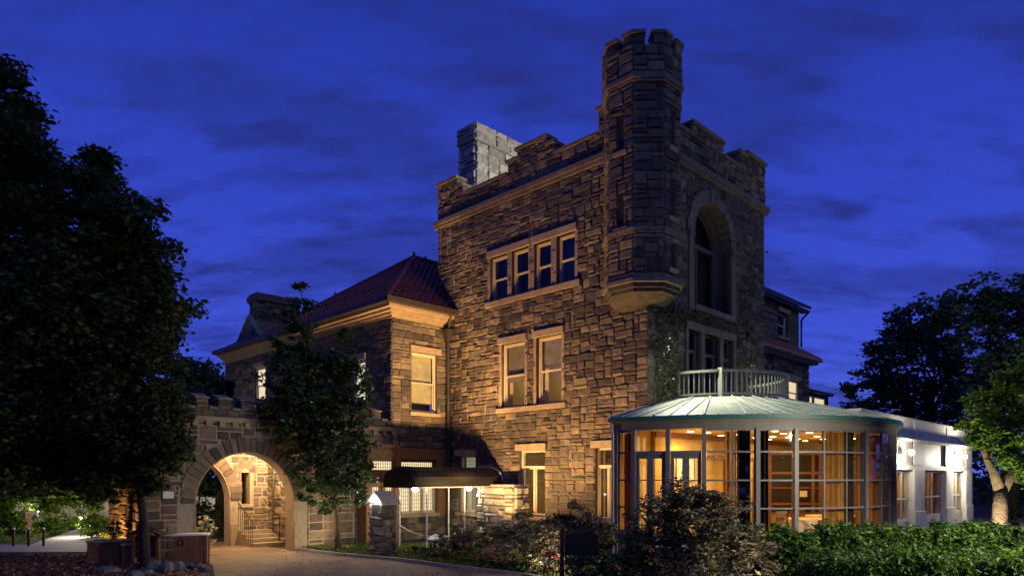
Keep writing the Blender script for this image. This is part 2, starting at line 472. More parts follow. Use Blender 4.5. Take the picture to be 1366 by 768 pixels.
# sash or casement window set back in its opening
def window(parent, pl, u0, u1, v0, v1, style='sash', back=None, backd=-.42, frame='cream', sill=True, lintel=True, lead=False, transom=None, lights=1, inset=-.13, trim=M['trim'], ext=.12, label=None, sill_h=.14, jamb=False):
    fm = MB(); t = .07
    fm.pbox(pl, u0 + .002, u0 + t, v0 + .002, v1 - .002, inset - .12, inset)
    fm.pbox(pl, u1 - t, u1 - .002, v0 + .002, v1 - .002, inset - .12, inset)
    fm.pbox(pl, u0 + t, u1 - t, v1 - t, v1 - .002, inset - .12, inset)
    fm.pbox(pl, u0 + t, u1 - t, v0 + .002, v0 + t, inset - .12, inset + .02)
    w = fm.build('window', M[frame], parent)
    if label: w['label'] = label
    sm = MB()
    a, b, c, d = u0 + t, u1 - t, v0 + t, v1 - t
    vm = (c + d) / 2
    if style == 'sash':
        for (p, q, dd) in ((c, vm + .02, inset - .07), (vm - .02, d, inset - .03)):
            sm.pbox(pl, a, a + .045, p, q, dd - .035, dd); sm.pbox(pl, b - .045, b, p, q, dd - .035, dd)
            sm.pbox(pl, a + .045, b - .045, p, p + .05, dd - .035, dd); sm.pbox(pl, a + .045, b - .045, q - .05, q, dd - .035, dd)
    else:
        tv = d if transom is None else transom
        if transom is not None: sm.pbox(pl, a, b, tv - .04, tv + .04, inset - .1, inset + .01)
        for k in range(1, lights):
            x = a + (b - a) * k / lights
            sm.pbox(pl, x - .045, x + .045, c, tv if transom is None else tv - .04, inset - .1, inset + .008)
        for k in range(lights):
            x0 = a + (b - a) * k / lights + (.045 if k else 0); x1 = a + (b - a) * (k + 1) / lights - (.045 if k < lights - 1 else 0)
            hh = tv - .04 if transom is not None else d
            sm.pbox(pl, x0, x0 + .035, c, hh, inset - .08, inset - .03); sm.pbox(pl, x1 - .035, x1, c, hh, inset - .08, inset - .03)
            sm.pbox(pl, x0 + .035, x1 - .035, c, c + .035, inset - .08, inset - .03); sm.pbox(pl, x0 + .035, x1 - .035, hh - .035, hh, inset - .08, inset - .03)
    sm.build('sash', M[frame], w)
    if lead:
        lm = MB(); nx = max(2, round((b - a) / .11)); ny = max(2, round((d - c) / .15))
        for k in range(1, nx):
            x = a + (b - a) * k / nx; lm.pbox(pl, x - .006, x + .006, c, d, inset - .062, inset - .05)
        for k in range(1, ny):
            z = c + (d - c) * k / ny; lm.pbox(pl, a, b, z - .006, z + .006, inset - .0615, inset - .0505)
        lm.build('leading', M['lead'], w)
    MB().pbox(pl, a, b, c, d, inset - .058, inset - .052).build('pane', M['glass'], w)
    if back: MB().pbox(pl, u0 + .01, u1 - .01, v0 + .01, v1 - .01, backd - .02, backd).build('blind', M[back], w)
    if jamb:
        jm = MB()
        for q0, q1 in ((u0 - .12, u0), (u1, u1 + .12)): jm.pbox(pl, q0, q1, v0, v1, -.3, .045)
        jm.build('jamb_stones', trim, w)
    if sill: MB().pbox(pl, u0 - ext, u1 + ext, v0 - sill_h, v0, -.3, .10).build('sill', trim, w)
    if lintel: MB().pbox(pl, u0 - ext, u1 + ext, v1, v1 + .24, -.3, .13).build('lintel', trim, w)
    return w
def spot(name, loc, target, watts, ang=60, blend=.5, col=(1, .62, .28), size=.08):
    d = bpy.data.lights.new(name, 'SPOT'); d.energy = watts; d.color = col; d.spot_size = math.radians(ang); d.spot_blend = blend; d.shadow_soft_size = size
    o = bpy.data.objects.new(name, d); o.location = loc
    o.rotation_euler = (Vector(target) - Vector(loc)).to_track_quat('-Z', 'Y').to_euler(); COL.objects.link(o); return o
def point(name, loc, watts, col=(1, .75, .42), size=.06):
    d = bpy.data.lights.new(name, 'POINT'); d.energy = watts; d.color = col; d.shadow_soft_size = size
    o = bpy.data.objects.new(name, d); o.location = loc; COL.objects.link(o); return o

# ================================================================== GROUND
g = MB()
g.quad((-900, -60, -.02), (900, -60, -.02), (900, 1800, -.02), (-900, 1800, -.02))
kind(g.build('ground', M['soil'], castle=False))
def sheet(name, poly, z, m):
    b = MB(); i = len(b.v); b.v += [(p[0], p[1], z) for p in poly]; b.f.append(tuple(range(len(poly)))); b.r.append(.5)
    return kind(b.build(name, m, castle=False))
R_EDGE = [gnd(398, 734), gnd(450, 740.5), gnd(520, 746.5), gnd(560, 751), gnd(600, 757), gnd(650, 762.5), gnd(700, 769), gnd(760, 780), gnd(900, 800), gnd(1200, 830)]
L_EDGE = [gnd(258, 737), gnd(272, 745), gnd(284, 754), gnd(286, 768), gnd(270, 790), gnd(150, 820)]
drive = [(p.x, p.y) for p in R_EDGE] + [(9, 1), (9, -20), (-9, -20), (-7, 1)] + [(p.x, p.y) for p in reversed(L_EDGE)] + [(c2w(-11.2, 15).x, c2w(-11.2, 15).y), (c2w(-7.4, 15).x, c2w(-7.4, 15).y)]
sheet('driveway', drive, .004, M['asphalt'])
sheet('path', [(-40, 23.2), (-13.2, 23.6), (-13.0, 25.6), (-15.5, 26.2), (-20, 36), (-22.3, 36), (-18.4, 26.2), (-40, 26.0)], .006, M['path'])
sheet('mulch_bed', [(-40, 14), (-8.3, 14), (-7.9, 18), (-9.2, 20.6), (-11.8, 22.6), (-40, 23.0)], .002, M['mulch'])
sheet('lawn', [(-60, 26.3), (-18.9, 26.3), (-22.8, 36.5), (-60, 37)], .003, mat('lawn_turf', (.07, .11, .03), .95, noise=(3, .3), bump=(50, .6, .03)))
kb = MB()
for a, b in zip(R_EDGE[:-1], R_EDGE[1:]):
    d = (b - a).normalized(); n = Vector((-d.y, d.x, 0)) * .07
    L = (b - a).length; k = max(1, round(L / .7))
    for i in range(k):
        p = a + d * (L * i / k + .008); q = a + d * (L * (i + 1) / k - .008)
        kb.hexa([tuple(p - n), tuple(q - n), tuple(q + n), tuple(p + n)] + [tuple(x + Vector((0, 0, .1))) for x in (p - n, q - n, q + n, p + n)])
kind(kb.build('kerb', M['kerb'], castle=False))

# ================================================================== TOWER
tower = thing('castle_tower', 'tall square castle tower of rough brown stone with battlements and a corner turret', 'tower', (0, 0, 0))
H_STR = 13.2
w3 = [(2.99, 3.86), (4.11, 4.97), (5.24, 6.15), (6.36, 7.37)]
w2 = [(3.61, 4.86), (5.44, 6.73)]
lf_holes = [(a, b, 9.47, 11.23) for a, b in w3] + [(a, b, 5.23, 7.72) for a, b in w2] + [(4.44, 5.75, 1.12, 3.57), (1.18, 2.12, 1.12, 3.57), (8.25, 9.3, 1.12, 3.45)]
rf_holes = [(2.75, 5.45, 8.6, 12.45), (2.35, 3.2, 5.15, 7.7), (3.45, 4.55, 5.15, 7.7), (4.8, 5.6, 5.15, 7.7), (1.8, 7.2, .5, 3.6)]
wb = MB()
slab(wb, LF, 0, 10.62, 0, H_STR + .25, .45, lf_holes)
slab(wb, RF, .45, 8.33, 0, H_STR + .25, .45, rf_holes)
wb.box(7.88, 8.33, .45, 10.62, 0, 13.4); wb.box(.45, 7.88, 10.17, 10.62, 0, 13.4); wb.box(.45, 7.88, .45, 10.17, 13.05, 13.35)
# spandrels that turn the tall opening into a round-headed one
AC, AR, AV = 4.1, 1.35, 11.1
for sgn in (-1, 1):
    for k in range(8):
        t0, t1 = math.pi / 2 * k / 8, math.pi / 2 * (k + 1) / 8
        a0, a1 = AC + sgn * AR * math.cos(t0), AC + sgn * AR * math.cos(t1)
        h0, h1 = AV + AR * math.sin(t0), AV + AR * math.sin(t1)
        P = RF.P
        wb.hexa([P(a0, h0, -.45), P(a1, h1, -.45), P(a1, h1, 0), P(a0, h0, 0), P(a0, 12.451, -.45), P(a1, 12.451, -.45), P(a1, 12.451, 0), P(a0, 12.451, 0)])
wall = wb.build('wall', M['mortar'], tower)
def lin_holes(hs, e=.12):   # the facing also leaves room for sills and lintels
    o = []
    for a, b, c, d in hs: o += [(a, b, c, d), (a - e, b + e, c - .14, c), (a - e, b + e, d, d + .24)]
    return o
lh = [(a, b, 9.47, 11.23) for a, b in w3] + [(2.75, 7.6, 9.27, 9.47)] + [(a - .1, b + .1, 11.23, 11.5) for a, b in w3] \
    + [(a, b, 5.23, 7.72) for a, b in w2] + [(3.4, 6.95, 5.05, 5.23)] + [(a - .12, b + .12, 7.72, 7.96) for a, b in w2] + lin_holes(lf_holes[-3:])
mb = MB(); ashlar(mb, LF, -.02, 10.62, .02, H_STR, lh, 11, .28, .40, .040, base=.008, snecked=.34)
mb.build('stone_facing', M['stone'], wall)
def rclip(a, b, c, d):
    m_ = (c + d) / 2
    if m_ < AV: return a, b
    q = 1.83 ** 2 - (m_ - AV) ** 2
    if q <= 0: return a, b
    q = math.sqrt(q)
    if b <= AC - q or a >= AC + q: return a, b
    if a < AC - q < b: return a, AC - q
    if a < AC + q < b: return AC + q, b
    return None
mb = MB(); ashlar(mb, RF, -.02, 8.33, .02, H_STR, [(2.42, 5.78, 8.42, 11.1)] + [(2.2, 5.75, 5.0, 7.95), (1.8, 7.2, .5, 3.6)], 12, .28, .39, .034, base=.008, clip=rclip, snecked=.34)
mb.build('stone_facing', M['stone'], wall)
pr = Plane((8.33, 0, 0), (0, 1, 0), (1, 0, 0))
# windows of the left face
for i, (a, b) in enumerate(w3):
    window(tower, LF, a, b, 9.47, 11.23, back='dark', backd=-.75, sill=False, ext=.115, jamb=True)
MB().pbox(LF, 2.75, 7.6, 9.27, 9.47, -.1, .11).build('sill_course', M['trim'], tower)
for i, (a, b) in enumerate(w2):
    window(tower, LF, a, b, 5.23, 7.72, sill=False, jamb=True)
    MB().pbox(LF, a + .08, b - .08, 6.75 - .5 * i, 7.66, -.33, -.32).build('roller_shade', M['shade'], tower)
    for q in (a + .1, b - .28):
        bb = MB()
        for k in range(6): bb.pbox(LF, q + k * .03, q + k * .03 + .02, 5.3, 7.6, -.37 - .02 * (k % 2), -.345)
        bb.build('curtain', M['cloth'], tower)
MB().pbox(LF, 3.4, 6.95, 5.05, 5.23, -.1, .11).build('sill_course', M['trim'], tower)
window(tower, LF, 4.44, 5.75, 1.12, 3.57, 'casement', lead=True, transom=2.95, lights=2)
window(tower, LF, 1.18, 2.12, 1.12, 3.57, 'casement', lead=True, transom=2.95, lights=2)
window(tower, LF, 8.25, 9.3, 1.12, 3.45, 'casement', lead=True, transom=2.6, lights=2, back='litdim')
# rooms seen through them
def room(parent, x0, x1, y0, y1, z0, z1, m):
    b = MB()
    b.box(x1, x1 + .05, y0, y1, z0, z1); b.box(x0, x1, y0 - .05, y0, z0, z1); b.box(x0, x1, y1, y1 + .05, z0, z1)
    b.box(x0, x1, y0, y1, z0 - .05, z0); b.box(x0, x1, y0, y1, z1, z1 + .05)
    return b.build('room', m, parent)
room(tower, .46, 3.6, 3.0, 7.5, 4.7, 8.2, M['room'])
room(tower, .46, 3.4, .62, 7.6, .6, 4.1, M['room'])
point('bedroom_light', c2w(1.7, 4.1, 6.4), 40, (1, .78, .42), .15)
point('bedroom_light', c2w(2.4, 6.6, 6.7), 17, (1, .82, .5), .15)
for y in (4.6, 1.7):
    b = MB(); b.cyl(1.2, y, 3.0, 4.1, .012); b.build('lamp_cord', M['iron'], tower)
    b = MB(); b.lathe(1.2, y, [(.05, 3.02), (.16, 2.9), (.2, 2.72), (.12, 2.55), (.03, 2.5)]); b.build('lamp_globe', emis('globe_glow', (1, .85, .55), 7), tower)
    point('parlour_light', c2w(1.2, y, 2.3), 42, (1, .72, .36), .12)
for y in (1.25, 1.95):
    b = MB()
    for k in range(24): pass
    pts = [(.62 + .04 * math.sin(k * 1.7), y + (.35 if y < 1.6 else .3) * k / 24 - .1) for k in range(25)]
    for p, q in zip(pts, pts[1:]): b.hexa([(p[0], p[1], .8), (q[0], q[1], .8), (q[0] + .03, q[1], .8), (p[0] + .03, p[1], .8), (p[0], p[1], 3.7), (q[0], q[1], 3.7), (q[0] + .03, q[1], 3.7), (p[0] + .03, p[1], 3.7)])
    b.build('curtain', M['curtain'], tower)
# right face: arched window with pilasters and voussoirs
tm = MB()
tm.pbox(RF, 2.42, 2.75, 8.42, 11.1, -.3, .09); tm.pbox(RF, 5.45, 5.78, 8.42, 11.1, -.3, .09)
tm.pbox(RF, 2.38, 2.749, 10.95, 11.12, -.3, .13); tm.pbox(RF, 5.451, 5.82, 10.95, 11.12, -.3, .13)
tm.pbox(RF, 2.752, 5.448, 8.42, 8.6, -.4, .16)
rg = random.Random(3)
for k in range(13):
    t0, t1 = math.pi * k / 13 + .012, math.pi * (k + 1) / 13 - .012
    ro = 1.76 + (.10 if k == 6 else rg.uniform(-.05, .07)); dd = .06 + rg.uniform(0, .05)
    q = []
    for d in (-.3, dd):
        for (t, r_) in ((t0, AR), (t1, AR), (t1, ro), (t0, ro)):
            q.append(RF.P(AC + r_ * math.cos(t), AV + r_ * math.sin(t), d))
    tm.hexa(q, rg.random())
for sg_ in (-1, 1):      # jambs of the deep recess
    x = AC + sg_ * AR; tm.box(min(x, x + sg_ * .2), max(x, x + sg_ * .2), .452, .8, 8.6, 11.1)
for k in range(14):
    t0, t1 = math.pi * k / 14, math.pi * (k + 1) / 14; q = []
    for d in (-.8, -.452):
        for (t, r_) in ((t0, AR), (t1, AR), (t1, AR + .2), (t0, AR + .2)): q.append(RF.P(AC + r_ * math.cos(t), AV + r_ * math.sin(t), d))
    tm.hexa(q)
tm.build('arch_surround', M['dressed_dark'], tower)
fm = MB(); ins = -.62
fm.pbox(RF, 2.755, 2.87, 8.6, 11.1, ins - .12, ins); fm.pbox(RF, 5.33, 5.445, 8.6, 11.1, ins - .12, ins)
fm.pbox(RF, 4.06, 4.14, 8.72, 11.0, ins - .12, ins); fm.pbox(RF, 2.87, 5.33, 11.0, 11.14, ins - .12, ins + .02); fm.pbox(RF, 2.87, 5.33, 8.6, 8.72, ins - .12, ins)
for k in range(16):
    t0, t1 = math.pi * k / 16, math.pi * (k + 1) / 16
    q = []
    for d in (ins - .12, ins):
        for (t, r_) in ((t0, 1.22), (t1, 1.22), (t1, 1.345), (t0, 1.345)): q.append(RF.P(AC + r_ * math.cos(t), AV + r_ * math.sin(t), d))
    fm.hexa(q)
aw = fm.build('arched_window', M['postgrey'], tower)
gm = MB(); gm.pbox(RF, 2.87, 5.33, 8.72, 11.0, ins - .07, ins - .06)
pl = [(AC + 1.22 * math.cos(math.pi * k / 16), 11.14 + 1.19 * math.sin(math.pi * k / 16)) for k in range(17)]
i = len(gm.v); gm.v += [RF.P(u, v, ins - .065) for u, v in pl]; gm.f.append(tuple(range(i, i + 17))); gm.r.append(.5)
gm.build('pane', M['glass'], aw)
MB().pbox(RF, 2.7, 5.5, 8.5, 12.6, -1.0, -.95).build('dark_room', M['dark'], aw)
# balcony doors
for a, b in ((2.35, 3.2), (3.45, 4.55), (4.8, 5.6)):
    window(tower, RF, a, b, 5.15, 7.7, 'casement', back='dark', backd=-.8, frame='postgrey', sill=False, lintel=False, transom=7.0, lights=1)
tm = MB()
for a, b in ((2.2, 2.35), (3.2, 3.45), (4.55, 4.8), (5.6, 5.75)): tm.pbox(RF, a, b, 5.0, 7.7, -.3, .1)
tm.pbox(RF, 2.2, 5.75, 7.7, 7.95, -.3, .12)
tm.build('door_surround', M['dressed_dark'], tower)
# string course in two steps
sm = MB()
for pln, a, b in ((LF, -.18, 10.78), (RF, .121, 8.5)):
    sm.pbox(pln, a, b, H_STR, H_STR + .13, -.2, .12); sm.pbox(pln, a - (.0 if pln is LF else -.061), b, H_STR + .13, H_STR + .3, -.2, .18)
sm.build('string_course', M['dressed_dark'], tower)
# battlements
zb = H_STR + .3
def battlement(pl, u0, u1, base, merl, seed, thick=.42):
    bm_ = MB(); fb = MB(); cp = MB()
    bm_.pbox(pl, u0, u1, zb, base, -thick, 0.03)
    ps = pl.shift(.03)
    ashlar(fb, ps, u0, u1, zb, base, [], seed, .36, .5, .045)
    edges = sorted(merl); u = u0
    for a, b, t in edges:
        if a - u > .05: cp.pbox(pl, u, a, base, base + .11, -thick - .06, .13)
        bm_.pbox(pl, a, b, base, t, -thick, 0.03); ashlar(fb, ps, a, b, base, t, [], seed + int(a * 10), .32, .45, .045)
        cp.pbox(pl, a - .05, b + .05, t, t + .12, -thick - .06, .14)
        u = b
    if u1 - u > .05: cp.pbox(pl, u, u1, base, base + .11, -thick - .06, .13)
    pp = bm_.build('parapet', M['mortar'], tower); fb.build('stone_facing', M['stone'], pp); cp.build('coping', M['dressed_dark'], pp)
battlement(LF, 1.3, 10.62, 14.2, [(1.45, 1.95, 15.0), (3.95, 4.3, 14.62), (4.3, 5.85, 14.95), (5.85, 6.35, 14.62), (9.0, 9.35, 14.6), (9.35, 10.62, 15.0)], 31)
battlement(RF, 1.3, 8.33, 14.4, [(2.65, 4.85, 14.85), (6.1, 6.7, 15.0), (6.7, 8.33, 15.15)], 47)
bm_ = MB(); bk = Plane((8.33, 0, 0), (0, 1, 0), (1, 0, 0))
for a, b, t in ((.43, 2.2, 15.14), (2.2, 4.4, 14.35), (4.4, 6.6, 14.95), (6.6, 8.8, 14.35), (8.8, 10.1, 14.95)): bm_.pbox(bk, a, b, zb, t, -.42, 0)
b2 = Plane((0, 10.62, 0), (1, 0, 0), (0, 1, 0))
for a, b, t in ((.45, 1.9, 14.94), (1.9, 3.6, 14.3), (3.6, 5.6, 14.95), (5.6, 7.85, 14.3)): bm_.pbox(b2, a, b, zb, t, -.42, -.003)
bm_.build('parapet', M['mortar'], tower)
# corner turret: octagon with its flats towards the two faces and the corner
TX, TY, TR = .10, .30, 1.25
def octo(r, x=TX, y=TY): return [(x + r * math.cos(math.radians(22.5 + 45 * k)), y + r * math.sin(math.radians(22.5 + 45 * k))) for k in range(8)]
tb = MB(); tb.prism(octo(TR - .03), 8.85, 15.9)
tur = tb.build('turret', M['mortar'], tower)
def facet(k, r, x=TX, y=TY):
    p, q = octo(r, x, y)[k], octo(r, x, y)[(k + 1) % 8]
    d = Vector((q[0] - p[0], q[1] - p[1], 0)); L = d.length
    return Plane((p[0], p[1], 0), d, (d.y, -d.x, 0)), L
tf = MB(); sl = MB(); ts = MB()
for k in (1, 2, 3, 4, 5, 6, 7):
    pl, L = facet(k, TR - .03)
    holes = []; slits = []
    if k == 3: slits = [(12.75, 13.9), (10.35, 11.45)]
    if k == 5: slits = [(12.9, 14.0), (10.7, 11.9), (9.1, 9.9)]
    for a, b in slits:
        holes.append((L / 2 - .11, L / 2 + .11, a, b))
        ts.pbox(pl, L / 2 - .24, L / 2 + .24, a - .14, a, -.05, .09); holes.append((L / 2 - .24, L / 2 + .24, a - .14, a))
        sl.pbox(pl, L / 2 - .11, L / 2 + .11, a, b, -.05, .004)
    ashlar(tf, pl, 0, L, 8.9, 10.1, [h for h in holes if h[2] < 10], 60 + k, .30, .38, .035, marks=False)
    ashlar(tf, pl, 0, L, 10.28, 14.75, holes, 80 + k, .29, .38, .035, marks=False)
    pl2, L2 = facet(k, TR + .02)
    ashlar(tf, pl2, 0, L2, 15.05, 15.9, [], 100 + k, .34, .4, .035, marks=False)
tf.build('stone_facing', M['stone'], tur)
sl.build('arrow_slit', M['dark'], tur); ts.build('slit_sill', M['trim'], tur)
for rings in (((TR + .04, 10.1, 10.2), (TR + .08, 10.2, 10.28)), ((TR + .05, 14.75, 14.85), (TR + .10, 14.85, 14.97), (TR + .06, 14.97, 15.05), (TR - .005, 15.05, 15.9)), ((TR + .08, 8.6, 8.72), (TR + .04, 8.72, 8.85))):
    tr_ = MB()
    for r, a, b in rings: tr_.prism(octo(r), a, b)
    tr_.build('moulding', M['dressed_dark'], tur)
# corbel that fans out of the square corner to carry the turret
cb = MB()
for i, (rr, z0, z1, o_) in enumerate(((1.22, 8.46, 8.6, .03), (1.14, 8.34, 8.46, .06))):
    cb.prism(octo(rr, TX + o_, TY + o_), z0, z1)
rings = []
for i in range(7):          # plain rounded bowl down to the square corner
    t = i / 6; rr = .58 + .42 * math.sin(t * math.pi / 2); o_ = .34 * (1 - t) + .08 * t
    rings.append([(TX + o_ + rr * math.cos(2 * math.pi * k / 24), TY + o_ + rr * math.sin(2 * math.pi * k / 24), 8.02 + .32 * t) for k in range(24)])
cb.loft(rings)
cb.build('corbel', M['corbel_stone'], tur)
for k in range(8):     # merlons wrap the corners of the octagon
    tb = MB(); tc_ = MB(); tms = MB()
    o1 = octo(TR + .02); i1 = octo(TR - .36)
    def lerp(p, q, t): return (p[0] + (q[0] - p[0]) * t, p[1] + (q[1] - p[1]) * t)
    a0, a1, a2 = lerp(o1[k - 1], o1[k], .62), o1[k], lerp(o1[k], o1[(k + 1) % 8], .38)
    b0, b1, b2_ = lerp(i1[k - 1], i1[k], .62), i1[k], lerp(i1[k], i1[(k + 1) % 8], .38)
    tb.prism([a0, a1, a2, b2_, b1, b0], 15.9, 16.2)
    e1 = octo(TR + .1); f1 = octo(TR - .44)
    c0, c1_, c2_ = lerp(e1[k - 1], e1[k], .59), e1[k], lerp(e1[k], e1[(k + 1) % 8], .41)
    d0, d1, d2 = lerp(f1[k - 1], f1[k], .59), f1[k], lerp(f1[k], f1[(k + 1) % 8], .41)
    tc_.prism([c0, c1_, c2_, d2, d1, d0], 16.2, 16.31)
    for (kk, s0, s1) in ((k, 0, .38), ((k - 1) % 8, .62, 1)):
        pl2, L2 = facet(kk, TR + .02); ashlar(tms, pl2, L2 * s0, L2 * s1, 15.9, 16.2, [], 130 + k, .3, .5, .03, marks=False)
    mer = tb.build('merlon', M['mortar'], tur); tc_.build('coping', M['dressed_dark'], mer); tms.build('stone_facing', M['stone'], mer)
# chimney on the tower roof
cb = MB(); cb.box(1.0, 3.9, 9.35, 10.4, 13.3, 17.0)
chm = cb.build('chimney', M['mortar'], tower)
cf = MB()
ashlar(cf, Plane((1.0, 9.35, 0), (1, 0, 0), (0, -1, 0)), 0, 2.9, 13.4, 16.95, [], 150, .36, .62, .06)
ashlar(cf, Plane((1.0, 9.35, 0), (0, 1, 0), (-1, 0, 0)), 0, 1.05, 13.4, 16.95, [], 151, .36, .55, .06)
ashlar(cf, Plane((.93, 9.28, 0), (1, 0, 0), (0, -1, 0)), 0, 3.04, 17.0, 17.72, [], 152, .38, .62, .05)
ashlar(cf, Plane((.93, 9.28, 0), (0, 1, 0), (-1, 0, 0)), 0, 1.19, 17.0, 17.72, [], 153, .38, .55, .05)
cf.build('stone_facing', M['chimney'], chm)
cc = MB(); cc.box(.93, 3.97, 9.28, 10.47, 17.0, 17.72); cc.box(1.05, 3.85, 9.4, 10.35, 17.72, 17.8); cc.cyl(3.1, 9.9, 17.8, 17.95, .2, .16); cc.build('chimney_cap', M['chimney'], chm)

# ================================================================== HOUSE WING
wing = thing('house_wing', 'two-storey stone house wing with a red tiled hip roof left of the tower', 'house', (-2.84, 10, 0))
wr_h = [(-1.9, -.58, 5.2, 7.65), (-2.45, -.6, 1.1, 2.35), (-2.45, -.6, 2.75, 3.28)]
wl_h = [(11.87, 12.78, 5.3, 7.45), (16.05, 16.95, 5.0, 7.3), (21.0, 22.1, 6.3, 8.2)]
wb = MB()
slab(wb, WR, -2.84, -.004, 0, 9.0, .45, wr_h)
slab(wb, WL, 10.45, 26.0, 0, 9.0, .45, wl_h)
wb.box(-2.39, 6, 25.55, 26, 0, 9.0)
ww = wb.build('wall', M['mortar'], wing)
sf = MB()
ashlar(sf, WR, -2.86, -.1, 3.75, 8.86, lin_holes(wr_h[:1]), 201, .26, .37, .034, snecked=.3)
sf.build('stone_facing', M['stone'], ww); sf = MB(); ashlar(sf, WR, -2.86, -.1, .02, 1.0, [], 202, .34, .6, .05)
ashlar(sf, WL, 9.98, 26, .02, 8.86, lin_holes(wl_h), 203, .27, .40, .034, snecked=.3)
sf.build('stone_facing', M['stone'], ww)
window(wing, WR, -1.9, -.58, 5.2, 7.65, back='dark', backd=-.5)
MB().pbox(WR, -1.8, -.68, 5.62, 7.58, -.3, -.285).build('roller_blind', M['blind'], wing)
window(wing, WL, 11.87, 12.78, 5.3, 7.45, back='litpale', backd=-.1, inset=-.01, frame='white')
window(wing, WL, 16.05, 16.95, 5.0, 7.3, back='litpale', backd=-.1, inset=-.01, frame='white')
window(wing, WL, 21.0, 22.1, 6.3, 8.2, back='litwarm', backd=-.1, inset=-.01)
window(wing, WR, -2.45, -.6, 1.1, 2.35, 'casement', lead=True, lights=3, back='litwarm', backd=-.3, frame='cream', ext=.1)
window(wing, WR, -2.45, -.6, 2.75, 3.28, 'casement', lead=True, lights=1, back='litwarm', backd=-.3, frame='oak', sill=False, lintel=False)
om = MB(); om.pbox(WR, -2.84, -.1, 3.3, 3.72, -.1, .12); om.pbox(WR, -2.84, -.1, 2.45, 2.72, -.1, .06); om.pbox(WR, -2.84, -2.48, 1.0, 3.3, -.1, .10); om.pbox(WR, -.57, -.1, 1.0, 3.3, -.1, .08)
om.build('oak_framing', M['oak'], wing)
# dressed cornice under the eaves
cm_ = MB()
for a, b, d in ((8.86, 8.97, .06), (8.97, 9.08, .14), (9.08, 9.19, .28), (9.19, 9.3, .45)):
    cm_.pbox(WR, -2.84 - d, -.004, a, b, -.1, d); cm_.pbox(WL, 10.101, 26, a, b, -.1, d)
cm_.build('cornice', M['trim'], wing)
gm = MB(); gm.pbox(WR, -3.58, -.004, 9.3, 9.5, .645, .74); gm.pbox(WR, -3.46, -.004, 9.3, 9.34, .4, .645); gm.pbox(WL, 9.256, 26, 9.3, 9.5, .645, .74); gm.pbox(WL, 9.701, 26, 9.3, 9.34, .4, .645); gm.build('gutter', M['pipe'], wing)
# roof: near hip, front slope, and the slope that faces the drive
E0, EB = 9.40, .64
A = (-2.84 - EB, 10 - EB, E0); Pk = (1.42, 14.26, 13.1); Q = (1.42, 26.3, 12.17); B = (-2.84 - EB, 26.3, E0); D = (6.3, 10.63, E0)
rm = MB()
def slope(p, q, r_, s_, n, side=None):
    """tiled slope laid in courses: n rows of pan tiles between eave (p,q) and ridge (s_,r_)"""
    for i in range(n):
        t0, t1 = i / n, (i + 1) / n
        L = lambda a, b, t: Vector(a) + (Vector(b) - Vector(a)) * t
        a, b, c, d = L(p, s_, t0), L(q, r_, t0), L(q, r_, t1), L(p, s_, t1)
        nn = (b - a).cross(d - a).normalized()
        if nn.z < 0: nn = -nn
        m_ = max(1, round((b - a).length / .3))
        for k in range(m_):
            e = lambda x, y, t: x + (y - x) * t
            p0, p1, p2, p3 = e(a, b, k / m_), e(a, b, (k + 1) / m_), e(d, c, (k + 1) / m_), e(d, c, k / m_)
            mid0, mid1 = (p0 + p1) / 2 + nn * .085, (p3 + p2) / 2 + nn * .05
            up = nn * .035
            rm.quad(tuple(p0 + up), tuple(mid0), tuple(mid1), tuple(p3)); rm.quad(tuple(mid0), tuple(p1 + up), tuple(p2), tuple(mid1))
            rm.quad(tuple(p0), tuple(p1), tuple(p1 + up), tuple(p0 + up))
slope(A, B, Q, Pk, 16)
slope(A, (2.9, 9.36, E0), (2.9, 14.26, 13.1), Pk, 16)
rf = rm.build('roof', M['roof'], wing)
bm2 = MB()    # solid body beneath the tiles
i = len(bm2.v); bm2.v += [A, B, Q, Pk, (6.3, 26.3, E0), (6.3, 14.26, 13.0), (2.9, 14.26, 13.1), (6.3, 10.65, E0), (2.9, 9.36, E0)]
for f in ((0, 1, 2, 3), (0, 3, 6, 8), (1, 4, 2), (3, 2, 4, 5), (0, 8, 7, 4, 1)): bm2.f.append(tuple(i + k for k in f)); bm2.r.append(.5)
bm2.build('roof_boarding', M['pipe'], rf)
hp = MB(); hp.tube([Vector(A) + Vector((0, 0, .07)), Vector(Pk) + Vector((0, 0, .08))], .09, 6); hp.tube([Vector(Pk) + Vector((0, 0, .07)), Vector(Q) + Vector((0, 0, .07))], .1, 6)
hp.tube([Vector(Pk) + Vector((0, 0, .07)), Vector((2.9, 14.26, 13.17))], .1, 6)
hp.cyl(Pk[0], Pk[1], 13.1, 13.42, .1, .05, 8); hp.cyl(Pk[0] + .7, Pk[1], 13.1, 13.36, .1, .05, 8); hp.cyl(Pk[0], 21.5, 12.5, 12.85, .1, .06, 8)
hp.build('ridge_tile', M['roof'], rf)
sg = MB()
for k in range(9):
    y = 10.4 + k * 1.5; sg.tube([(-2.84 - .05, y, 9.95), (-2.84 - .09, y, 10.3)], .02, 5)
for k in range(3):
    x = -2.3 + k * 1.1; sg.tube([(x, 10.05, 9.97), (x, 10.01, 10.3)], .02, 5)
sg.tube([(-2.95, 10.4, 10.2), (-2.95, 22.4, 10.2)], .014, 5); sg.tube([(-2.4, 10.0, 10.2), (0, 10.0, 10.2)], .014, 5)
sg.build('snow_guard', M['pipe'], rf)
dp = MB(); dp.tube([(-.14, 9.82, .0), (-.14, 9.82, 8.3)], .075, 10); dp.tube([(-.14, 9.82, 8.6), (-.2, 9.6, 9.2), (-.35, 9.4, 9.36)], .06, 8)
